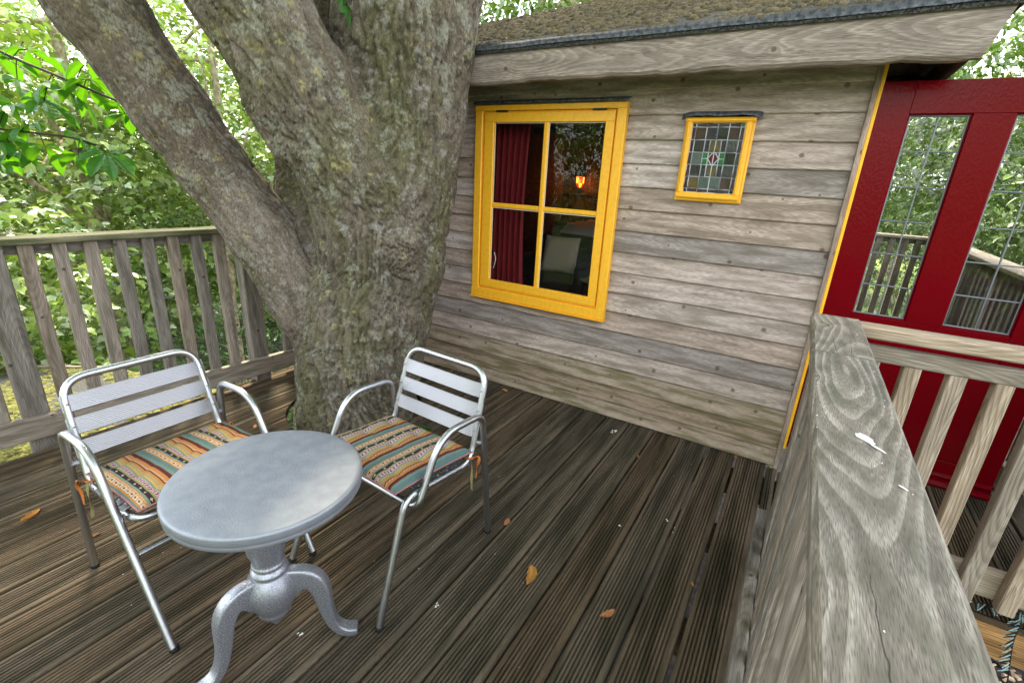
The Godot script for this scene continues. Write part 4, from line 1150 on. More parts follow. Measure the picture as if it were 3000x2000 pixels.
func chair(label: String, at: Vector3, turn: float, low_bar: bool) -> void:
	var c := thing("armchair_of_aluminium", label, "chair", at, "aluminium armchairs at the round table")
	c.rotation.y = turn
	var R := 0.0122
	var hoop := func(h: Array, bends: Array, closed := false) -> ArrayMesh:
		var pts := []
		for p in h: pts.append(p)
		for i in range(h.size() - 1, -1, -1): pts.append(h[i] * Vector3(-1, 1, 1))
		var bb := bends.duplicate(); var back := bends.duplicate(); back.reverse(); bb.append_array(back)
		return tube(rounded(pts, bb, 8), R, 12)
	if low_bar:
		# arms run straight down into the front legs; seat and back are a second closed loop
		put("arm_frame", tube(rounded([Vector3(0.237, 0.012, -0.272), Vector3(0.237, 0.562, -0.212), Vector3(0.237, 0.572, 0.0), Vector3(0.237, 0.012, 0.284)], [0.05, 0.085], 8), R, 12), M.tube, c)
		put("arm_frame", tube(rounded([Vector3(-0.237, 0.012, -0.272), Vector3(-0.237, 0.562, -0.212), Vector3(-0.237, 0.572, 0.0), Vector3(-0.237, 0.012, 0.284)], [0.05, 0.085], 8), R, 12), M.tube, c)
		put("frame", hoop.call([Vector3(0.0, 0.378, 0.146), Vector3(0.208, 0.378, 0.146), Vector3(0.208, 0.362, -0.185), Vector3(0.196, 0.695, -0.285)], [0.05, 0.07, 0.075]), M.tube, c)
		put("cross_tube", tube([Vector3(-0.226, 0.275, 0.150), Vector3(0.226, 0.275, 0.150)], 0.0105, 10), M.tube, c)
	else:
		# front legs, seat rails and back hoop are one bent tube; rear legs, arms and front bar another
		put("frame", hoop.call([Vector3(0.234, 0.012, 0.284), Vector3(0.214, 0.400, 0.142), Vector3(0.208, 0.362, -0.185), Vector3(0.196, 0.695, -0.285)], [0.045, 0.07, 0.075]), M.tube, c)
		put("arm_frame", hoop.call([Vector3(0.237, 0.012, -0.272), Vector3(0.237, 0.560, -0.212), Vector3(0.237, 0.570, 0.008), Vector3(0.236, 0.352, 0.112)], [0.05, 0.085, 0.04]), M.tube, c)
	# weld lugs where the back meets the rear legs
	for s in [-1, 1]:
		put("lug", tube([Vector3(0.196 * s, 0.437, -0.205), Vector3(0.245 * s, 0.437, -0.226)], 0.0075, 8), M.cast, c)
		put("lug", tube([Vector3(0.208 * s, 0.376, 0.085), Vector3(0.238 * s, 0.376, 0.098)], 0.0075, 8), M.cast, c)
		for f in [Vector3(0.2345 * s, 0, 0.2855), Vector3(0.237 * s, 0, -0.2725)]:
			put("rubber_foot", lathe([Vector2(0.001, 0.0), Vector2(0.0125, 0.0005), Vector2(0.0135, 0.004), Vector2(0.0128, 0.014), Vector2(0.001, 0.0145)], 10, f), M.rubber, c)
	# back slats: ribbed aluminium strip bowed round the uprights
	var u0 := Vector3(0, 0.362, -0.185); var u1 := Vector3(0, 0.695, -0.285)
	var up := (u1 - u0).normalized(); var out := Vector3(0, -up.z, up.y)
	if out.z < 0: out = -out
	for k in 3:
		var y0 := 0.095 + 0.0745 * k
		var hw := lerpf(0.208, 0.196, (y0 + 0.027) / 0.361) + 0.0135
		put("back_slat", slat_mesh(u0 + up * y0 + out * (R + 0.0005), up, out, hw, 0.054), M.slat, c)
		for s in [-1, 1]:
			put("rivet", sph(u0 + up * (y0 + 0.027) + out * (R + 0.004) + Vector3((hw - 0.014) * s, 0, 0), 0.0042, 6, Vector3(1, 1, 0.6)), M.screw, c)
	# seat slats across the rails
	for k in 6:
		var t := k / 5.0
		var p := Vector3(0, 0.3655, -0.150).lerp(Vector3(0, 0.3905, 0.078), t)
		put("seat_slat", slat_mesh(p + Vector3(0, R + 0.0005, -0.017), Vector3(0, 0.11, 0.99).normalized(), Vector3(0, 0.99, -0.11).normalized(), 0.222, 0.034), M.slat, c)
		for s in [-1, 1]: put("rivet", sph(p + Vector3(0.205 * s, R + 0.0045, 0), 0.0036, 5, Vector3(1, 0.6, 1)), M.screw, c)

func slat_mesh(o: Vector3, up: Vector3, out: Vector3, half_w: float, h: float) -> ArrayMesh:
	var ribs := int(h / 0.0060)
	var rows := []
	var n := 10
	for i in n + 1:
		var x := lerpf(-half_w, half_w, float(i) / n)
		var drop := 0.010 * smooth(half_w - 0.016, half_w + 0.001, absf(x))
		var row := PackedVector3Array()
		for r in ribs:
			var y := h * r / ribs
			row.append(o + Vector3(x, 0, 0) + up * y + out * (0.0002 - drop))
			row.append(o + Vector3(x, 0, 0) + up * (y + h / ribs * 0.25) + out * (0.0026 - drop))
			row.append(o + Vector3(x, 0, 0) + up * (y + h / ribs * 0.75) + out * (0.0026 - drop))
		row.append(o + Vector3(x, 0, 0) + up * h + out * (0.0004 - drop))
		row.append(o + Vector3(x, 0, 0) + up * h - out * (0.0022 + drop))
		row.append(o + Vector3(x, 0, 0) - out * (0.0022 + drop))
		rows.append(row)
	return grid_mesh(rows, true)

func seat_cushion(label: String, at: Vector3, turn: float, m: Material) -> void:
	var c := thing("seat_cushion", label, "cushion", at, "striped seat cushions")
	c.rotation.y = turn
	var xf := Transform3D(Basis(Vector3.RIGHT, -0.085), Vector3(0, 0.424, 0.0))
	put("cushion_cover", cushion_mesh(0.43, 0.375, 0.058, 3), m, c, xf)
	# piped seam
	var seam := []
	for i in 65:
		var t := i / 64.0 * 4.0
		var e := int(t) % 4; var f := t - floorf(t)
		var u := [f * 2 - 1, 1.0, 1 - f * 2, -1.0][e] as float; var v := [-1.0, f * 2 - 1, 1.0, 1 - f * 2][e] as float
		seam.append(Vector3(u * 0.215 * (1.0 - 0.035 * (1.0 - v * v) * absf(u)), 0, v * 0.1875 * (1.0 - 0.035 * (1.0 - u * u) * absf(v))))
	put("piping", tube(seam, 0.0032, 6, false), M.piping, c, xf)
	# ties knotted round the back uprights
	for s in [-1, 1]:
		var k := Vector3(0.208 * s, 0.388, -0.178)
		var loop := []
		for i in 13:
			var a := TAU * i / 12.0
			loop.append(k + Vector3(cos(a) * 0.0165, sin(a * 1.0) * 0.004, sin(a) * 0.0165))
		put("tie", tube(loop, 0.0036, 5), M.tie, c)
		put("tie", tube([k + Vector3(-0.012 * s, 0.006, 0.014), k + Vector3(-0.03 * s, 0.012, 0.03)], 0.004, 5), M.tie, c)
		put("tie", ribbon([k + Vector3(0.016 * s, 0, -0.004), k + Vector3(0.034 * s, 0.014, -0.012), k + Vector3(0.040 * s, -0.004, -0.010), k + Vector3(0.030 * s, -0.03, -0.006), k + Vector3(0.034 * s, -0.075, 0.0)], 0.010), M.tie, c)
		put("tie", ribbon([k + Vector3(0.014 * s, -0.002, 0.008), k + Vector3(0.022 * s, -0.035, 0.010), k + Vector3(0.018 * s, -0.085, 0.006), k + Vector3(0.025 * s, -0.125, 0.012)], 0.009), M.tie2, c)

func ribbon(pts: Array, w: float) -> ArrayMesh:
	var c := Curve3D.new()
	for p in pts: c.add_point(p)
	var sm := rounded(pts, 0.03, 4)
	var rows := []
	for i in sm.size():
		var a := 0.6 + i * 0.25
		var s := Vector3(cos(a), 0.1, sin(a)) * w * 0.5
		var n := Vector3(-sin(a), 0, cos(a)) * 0.0006
		rows.append(PackedVector3Array([sm[i] - s + n, sm[i] + s + n, sm[i] + s - n, sm[i] - s - n]))
	return grid_mesh(rows, true)

func table() -> void:
	var t := thing("side_table", "round grey cast aluminium table on a three-legged pedestal", "table", Vector3(-1.182, 0.0, 1.99))
	put("tabletop", lathe([Vector2(0.0005, 0.6), Vector2(0.12, 0.6), Vector2(0.205, 0.6), Vector2(0.2235, 0.6005), Vector2(0.227, 0.5985), Vector2(0.2305, 0.5995), Vector2(0.236, 0.597), Vector2(0.2385, 0.592), Vector2(0.2385, 0.578), Vector2(0.2355, 0.575), Vector2(0.2355, 0.571), Vector2(0.2365, 0.569), Vector2(0.2365, 0.562), Vector2(0.232, 0.558), Vector2(0.20, 0.558), Vector2(0.0005, 0.558)], 96), M.cast, t)
	var prof := [Vector2(0.0005, 0.557), Vector2(0.075, 0.557), Vector2(0.07, 0.545), Vector2(0.036, 0.53), Vector2(0.036, 0.50), Vector2(0.044, 0.46), Vector2(0.0475, 0.42), Vector2(0.0465, 0.385), Vector2(0.042, 0.352), Vector2(0.0355, 0.330), Vector2(0.033, 0.320), Vector2(0.037, 0.316), Vector2(0.0385, 0.311), Vector2(0.037, 0.306), Vector2(0.033, 0.303), Vector2(0.036, 0.299), Vector2(0.0415, 0.293), Vector2(0.043, 0.287), Vector2(0.040, 0.281),
		Vector2(0.042, 0.276), Vector2(0.052, 0.262), Vector2(0.060, 0.240), Vector2(0.0615, 0.220), Vector2(0.058, 0.195), Vector2(0.050, 0.172), Vector2(0.041, 0.155), Vector2(0.038, 0.148), Vector2(0.0395, 0.142), Vector2(0.038, 0.136), Vector2(0.030, 0.131), Vector2(0.031, 0.126), Vector2(0.029, 0.121), Vector2(0.021, 0.116), Vector2(0.0215, 0.111), Vector2(0.0195, 0.106), Vector2(0.011, 0.102), Vector2(0.0115, 0.096), Vector2(0.009, 0.088), Vector2(0.004, 0.081), Vector2(0.0005, 0.079)]
	for i in prof.size(): prof[i] = Vector2(prof[i].x * (1.16 if prof[i].y < 0.53 else 1.0), prof[i].y)
	prof.reverse()
	put("pedestal", lathe(_rev(prof), 40, Vector3(-0.026, 0, 0.016)), M.cast_leg, t)
	for deg in [-44.0, 100.0, 212.0]:
		var a := deg_to_rad(deg)
		var rad := Vector3(cos(a), 0, sin(a)); var tg := Vector3(-sin(a), 0, cos(a))
		# path (radius, height), half thickness in the plane, half width across
		var path := [[0.040, 0.225, 0.046, 0.016], [0.064, 0.237, 0.040, 0.0165], [0.090, 0.240, 0.032, 0.0175], [0.114, 0.228, 0.0265, 0.0185], [0.130, 0.198, 0.024, 0.019], [0.137, 0.158, 0.021, 0.0185], [0.142, 0.118, 0.0175, 0.0175], [0.150, 0.080, 0.015, 0.0165], [0.162, 0.048, 0.0135, 0.0165], [0.180, 0.027, 0.0125, 0.0175], [0.200, 0.0175, 0.0125, 0.0185], [0.217, 0.016, 0.0115, 0.0185], [0.226, 0.0165, 0.008, 0.016]]
		var rows := []
		var cv := []
		for s in range(path.size() * 3 - 2):
			var f := s / 3.0; var i := int(f); var q := f - i
			var p0: Array = path[maxi(i - 1, 0)]; var p1: Array = path[i]; var p2: Array = path[mini(i + 1, path.size() - 1)]; var p3: Array = path[mini(i + 2, path.size() - 1)]
			var v := []
			for d in 4: v.append(cubic_interpolate(p1[d], p2[d], p0[d], p3[d], q))
			cv.append(v)
		for i in cv.size():
			var pa: Array = cv[maxi(i - 1, 0)]; var pb: Array = cv[mini(i + 1, cv.size() - 1)]; var pc: Array = cv[i]
			var tn: Vector3 = (rad * (pb[0] - pa[0]) + Vector3.UP * (pb[1] - pa[1])).normalized()
			var nn: Vector3 = tg.cross(tn)
			var row := PackedVector3Array()
			for k in 20:
				var b := TAU * k / 20.0
				var cx := signf(cos(b)) * pow(absf(cos(b)), 0.42); var sx := signf(sin(b)) * pow(absf(sin(b)), 0.42)
				row.append(Vector3(-0.026, 0, 0.016) + rad * pc[0] + Vector3.UP * pc[1] + tg * cx * pc[3] * 1.2 + nn * sx * pc[2] * 1.1)
			rows.append(row)
		put("leg", grid_mesh(rows, true, true, Vector2(1, 1), true), M.cast_leg, t)

func _rev(a: Array) -> Array:
	var b := a.duplicate(); b.reverse(); return b

func build_furniture() -> void:
	var st := stripes()
	for i in 2:
		var m := StandardMaterial3D.new()
		m.albedo_texture = st; m.roughness = 0.95; m.metallic_specular = 0.2
		m.uv1_scale = Vector3(-1, 1, 1); m.uv1_offset = Vector3(1.0, 0.2 * i, 0)
		M["cushion%d" % i] = m
	M.piping = std(Color(0.62, 0.42, 0.42), 0.95); M.tie = std(Color(0.70, 0.40, 0.16), 0.95); M.tie2 = std(Color(0.55, 0.52, 0.36), 0.95)
	var rt := atan2(-0.06, 0.998); var lt := atan2(1.0, 0.02)
	chair("aluminium armchair with its back to the left railing, turned sideways", Vector3(-1.72, 0, 1.95), lt, true)
	chair("aluminium armchair in front of the cabin wall, facing the camera", Vector3(-1.21, 0, 1.51), rt, false)
	seat_cushion("striped cushion half hidden by the table, on the chair by the left railing", Vector3(-1.72, 0, 1.95) + Vector3(0.01, 0, 0), lt, M.cushion1)
	seat_cushion("striped cushion in full view on the chair before the cabin wall", Vector3(-1.21, 0, 1.51), rt, M.cushion0)
	table()

# ------------------------------------------------------------------ leaves
func leaf_outline(pts: Array, fold: float, curl: float) -> ArrayMesh:
	# pts: half outline (x >= 0) from stalk to tip, y along the leaf (0..1)
	var V := PackedVector3Array(); var I := PackedInt32Array()
	var f := func(x: float, y: float) -> Vector3: return Vector3(x, absf(x) * fold - curl * y * y, -y)
	var n := pts.size()
	for p in pts:
		V.append(f.call(0.0, p.y)); V.append(f.call(p.x, p.y)); V.append(f.call(-p.x, p.y))
	for i in n - 1:
		var a := i * 3; var b := a + 3
		I.append_array([a, a + 1, b + 1, a, b + 1, b, a, b + 2, a + 2, a, b, b + 2])
	return _flat(V, I)

func _flat(V: PackedVector3Array, I: PackedInt32Array) -> ArrayMesh:
	var st := new_st()
	for i in I.size() / 3:
		var p := [V[I[i * 3]], V[I[i * 3 + 1]], V[I[i * 3 + 2]]]
		var n: Vector3 = (p[1] - p[0]).cross(p[2] - p[0])
		if n.length() < 1e-9: continue
		n = n.normalized()
		if n.y < 0: n = -n
		tri(st, p, [Vector2.ZERO, Vector2.ZERO, Vector2.ZERO], n)
	return st.commit()

func maple_mesh(v: int) -> ArrayMesh:
	# five-lobed leaf as a folded fan, stalk at the origin
	var r := RandomNumberGenerator.new(); r.seed = v
	var half := [Vector2(0.10, -0.02), Vector2(0.38, 0.02), Vector2(0.36, 0.16), Vector2(0.60, 0.40), Vector2(0.33, 0.43), Vector2(0.30, 0.55), Vector2(0.20, 0.60), Vector2(0.20, 0.78), Vector2(0.0, 1.05)]
	var V := PackedVector3Array(); var I := PackedInt32Array()
	var cur := r.randf_range(0.1, 0.35); var fo := r.randf_range(0.05, 0.35)
	var f := func(p: Vector2) -> Vector3: return Vector3(p.x, absf(p.x) * fo - cur * p.y * p.y - 0.25 * p.x * p.x, -p.y)
	V.append(f.call(Vector2(0, 0.28)))
	for s in [1, -1]:
		var b := V.size()
		V.append(f.call(Vector2(0, 0)))
		for h in half: V.append(f.call(Vector2(h.x * s * r.randf_range(0.92, 1.08), h.y * r.randf_range(0.95, 1.05))))
		for i in half.size(): I.append_array([0, b + i, b + i + 1])
	return _flat(V, I)

func oval_leaf() -> ArrayMesh:
	return leaf_outline([Vector2(0.0, 0.0), Vector2(0.24, 0.3), Vector2(0.22, 0.65), Vector2(0.0, 1.0)], 0.3, 0.2)

func chestnut_leaf(v: int) -> ArrayMesh:
	# palmate leaf: five to seven obovate leaflets with raised side veins, on a stalk
	var r := RandomNumberGenerator.new(); r.seed = 100 + v
	var st := SurfaceTool.new()
	var n := 5 if v % 3 == 0 else 7
	for k in n:
		var t := (float(k) / (n - 1)) * 2 - 1
		var ang := t * 1.95
		var L := (1.0 - 0.45 * t * t) * r.randf_range(0.92, 1.06)
		var half := [Vector2(0.004, 0.0)]
		for i in range(1, 12):
			var y := i / 12.0
			var w := 0.20 * pow(sin(PI * pow(y, 1.75)), 0.8) * (1.0 + (0.05 if i % 2 else -0.05))
			half.append(Vector2(w, y))
		half.append(Vector2(0.0, 1.04))
		var V := PackedVector3Array(); var I := PackedInt32Array()
		var droop := r.randf_range(0.25, 0.6)
		for i in half.size():
			var p: Vector2 = half[i]
			var vein := 0.012 if i % 2 else 0.0
			var y0 := -droop * p.y * p.y
			V.append(Vector3(0, y0 - 0.01, -p.y)); V.append(Vector3(p.x, y0 + p.x * 0.35 + vein, -p.y + p.x * -0.35)); V.append(Vector3(-p.x, y0 + p.x * 0.35 + vein, -p.y + p.x * -0.35))
		for i in half.size() - 1:
			var a := i * 3; var b := a + 3
			I.append_array([a, a + 1, b + 1, a, b + 1, b, a, b + 2, a + 2, a, b, b + 2])
		var m := _flat(V, I)
		st.append_from(m, 0, Transform3D(Basis(Vector3.UP, -ang).scaled_local(Vector3(L, L, L)), Vector3.ZERO))
	return st.commit()

func dry_leaf_mesh(v: int) -> ArrayMesh:
	var r := RandomNumberGenerator.new(); r.seed = 50 + v
	var rows := []
	var curl := r.randf_range(1.0, 2.4); var bend := r.randf_range(-0.6, 0.6)
	for i in 11:
		var t := i / 10.0
		var w := 0.24 * pow(sin(PI * clampf(t * 0.98 + 0.01, 0, 1)), 0.75) * (1.0 + 0.12 * sin(i * 2.3 + v))
		var row := PackedVector3Array()
		for k in 7:
			var s := k / 6.0 * 2 - 1
			var a := s * curl * 0.7
			row.append(Vector3(sin(a) * w / maxf(0.3, curl * 0.7) + bend * (t - 0.5) * (t - 0.5), (1 - cos(a)) * w * 0.9 + 0.16 * (t - 0.5) * (t - 0.5) * curl, t - 0.5))
		rows.append(row)
	var am := grid_mesh(rows, false, false, Vector2(1, 1), false)
	var st := SurfaceTool.new()
	st.create_from(am, 0)
	# vertex colours vary from stalk to tip
	var mdt := MeshDataTool.new(); mdt.create_from_surface(am, 0)
	for i in mdt.get_vertex_count():
		var p := mdt.get_vertex(i)
		var k := r.randf_range(0.75, 1.2)
		mdt.set_vertex_color(i, Color(0.50 * k, (0.20 + 0.10 * r.randf()) * k, 0.055 * k) if v % 2 else Color(0.38 * k, 0.16 * k, 0.06 * k))
	var out := ArrayMesh.new()
	mdt.commit_to_surface(out)
	return out

func moss_clump() -> ArrayMesh:
	var rows := []
	var r := RandomNumberGenerator.new(); r.seed = 4
	for i in 4:
		var a := PI * 0.5 * i / 3.0
		var row := PackedVector3Array()
		for k in 7:
			var b := TAU * k / 7.0
			row.append(Vector3(sin(a) * cos(b), cos(a), sin(a) * sin(b)) * r.randf_range(0.75, 1.2))
		rows.append(row)
	return grid_mesh(rows, true, false)

func scatter(called: String, parent: Node, mesh: Mesh, mat: Material, xf: Array, col: Array, stuff := true) -> MultiMeshInstance3D:
	var mm := MultiMesh.new()
	mm.transform_format = MultiMesh.TRANSFORM_3D
	mm.use_colors = true
	mm.mesh = mesh
	mm.instance_count = xf.size()
	var buf := PackedFloat32Array(); buf.resize(xf.size() * 16)
	for i in xf.size():
		var t: Transform3D = xf[i]; var c: Color = col[i]; var o := i * 16
		buf[o] = t.basis.x.x; buf[o + 1] = t.basis.y.x; buf[o + 2] = t.basis.z.x; buf[o + 3] = t.origin.x
		buf[o + 4] = t.basis.x.y; buf[o + 5] = t.basis.y.y; buf[o + 6] = t.basis.z.y; buf[o + 7] = t.origin.y
		buf[o + 8] = t.basis.x.z; buf[o + 9] = t.basis.y.z; buf[o + 10] = t.basis.z.z; buf[o + 11] = t.origin.z
		buf[o + 12] = c.r; buf[o + 13] = c.g; buf[o + 14] = c.b; buf[o + 15] = 1.0
	mm.buffer = buf
	var o2 := MultiMeshInstance3D.new()
	o2.multimesh = mm; o2.material_override = mat
	if parent == self: o2.name = numbered(called)
	else: o2.name = called
	parent.add_child(o2, true)
	if stuff: o2.set_meta("kind", "stuff")
	return o2

func crown(t: Node3D, mesh: Mesh, centre: Vector3, rad: Vector3, clusters: int, per: int, size: float, base: Color, tip: Color, spread: float, r: RandomNumberGenerator, shell := 0.55, bias := Vector3.ZERO, pale := 0.0) -> void:
	# leaves in sprays through the crown's volume, more of them near its outside
	var xf := []; var col := []
	for c in clusters:
		var d := Vector3(r.randfn(), r.randfn(), r.randfn()).normalized()
		var k := pow(r.randf_range(shell * shell * shell, 1.0), 1.0 / 3.0)
		var o := centre + (d * k) * rad + bias * k
		var hue := r.randf(); var val := r.randf_range(0.7, 1.25)
		var tiltax := Vector3(r.randfn(), 0.0, r.randfn()).normalized()
		var plane := Basis(tiltax, r.randf_range(-0.5, 0.5))
		var heading := r.randf() * TAU
		for i in per:
			var a := heading + r.randfn() * 1.1
			var rr := spread * sqrt(r.randf())
			var p := o + plane * Vector3(cos(a) * rr, r.randfn() * spread * 0.16 - rr * 0.25, sin(a) * rr)
			var b := Basis(Vector3.UP, -a + PI / 2 + r.randfn() * 0.5 + PI) * Basis(Vector3.RIGHT, r.randfn() * 0.45 - 0.35) * Basis(Vector3.BACK, r.randfn() * 0.4)
			var s := size * r.randf_range(0.65, 1.2)
			xf.append(Transform3D(b.scaled_local(Vector3(s, s, s)), p))
			var lc := base.lerp(tip, clampf(hue * 0.7 + r.randf() * 0.4, 0, 1)) * val
			if r.randf() < pale: lc = lc.lerp(Color(0.58, 0.64, 0.53), r.randf_range(0.4, 0.9))
			col.append(lc)
	scatter("crown", t, mesh, M.leaf, xf, col)

func woodland_tree(called: String, label: String, category: String, base: Vector3, top: Vector3, r0: float, o: Dictionary, group := "trees of the wood round the deck") -> void:
	var r := RandomNumberGenerator.new(); r.seed = int(o.get("seed", 1))
	var t := thing(called, label, category, base, group)
	var pts := []; var rad := []
	var n := 12
	var h := top - base
	for i in n + 1:
		var k := i / float(n)
		var wob := Vector3(r.randfn(), 0, r.randfn()) * 0.05 * (0.0 if i == 0 else 1.0) * h.length() * 0.12
		pts.append(h * k + Vector3(sin(k * 5.0 + o.get("seed", 1)) * 0.06, 0, cos(k * 4.0) * 0.06) * h.length() * 0.15 + wob * 0.4)
		rad.append(r0 * (1.0 - 0.62 * k) * (1.35 if i == 0 else 1.0) * r.randf_range(0.95, 1.06))
	put("trunk", tube(pts, rad, 14), M.stem, t)
	var cc: Vector3 = o.centre - base; var cr: Vector3 = o.rad
	for i in int(o.get("limbs", 7)):
		var f := r.randf_range(0.35, 0.95)
		var st: Vector3 = pts[int(f * n)]
		var d := Vector3(r.randfn(), r.randf_range(0.1, 0.9), r.randfn()).normalized()
		var e := cc + d * cr * 0.8
		var mid := st.lerp(e, 0.5) + Vector3(0, 0.12 * st.distance_to(e), 0)
		put("branch", tube(rounded([st, mid, e], 1.0, 5), [r0 * 0.34, r0 * 0.3, r0 * 0.27, r0 * 0.24, r0 * 0.2, r0 * 0.17, r0 * 0.13, r0 * 0.05], 6), M.stem, t)
	crown(t, o.get("mesh", M.maple_mesh), cc, cr, o.clusters, o.per, o.size, o.get("base", Color(0.13, 0.24, 0.06)), o.get("tip", Color(0.32, 0.42, 0.10)), o.get("spread", 0.4), r, o.get("shell", 0.35), Vector3.ZERO, o.get("pale", 0.20 if called == "sycamore_tree" else 0.03))

# ------------------------------------------------------------------ the big tree
var bone_a := PackedVector3Array(); var bone_d := PackedVector3Array(); var bone_l := PackedFloat32Array(); var bone_r0 := PackedFloat32Array(); var bone_dr := PackedFloat32Array(); var bone_g := PackedInt32Array()

func tree_point(s: float, y: float, off: float) -> Vector3:
	# s across as seen from the seats, off away from them
	return Vector3(-2.23, 0, 0.785) + Vector3(0.648, 0, -0.761) * s + Vector3(-0.761, 0, -0.648) * off + Vector3(0, y, 0)

func limb(g: int, js: Array) -> void:
	for i in js.size() - 1:
		var a := tree_point(js[i][0], js[i][1], js[i][2]); var b := tree_point(js[i + 1][0], js[i + 1][1], js[i + 1][2])
		bone_a.append(a); bone_d.append(b - a); bone_l.append((b - a).length_squared())
		bone_r0.append(js[i][3]); bone_dr.append(js[i + 1][3] - js[i][3]); bone_g.append(g)

func sdf(p: Vector3, list: PackedInt32Array) -> float:
	var d := 10.0
	for i in list:
		var q := p - bone_a[i]
		var ab := bone_d[i]
		var t := clampf(q.dot(ab) / bone_l[i], 0.0, 1.0)
		var e := (q - ab * t).length() - bone_r0[i] - bone_dr[i] * t
		var h := 0.045 - absf(d - e)
		d = minf(d, e)
		if h > 0.0: d -= h * h / 0.18
	return d

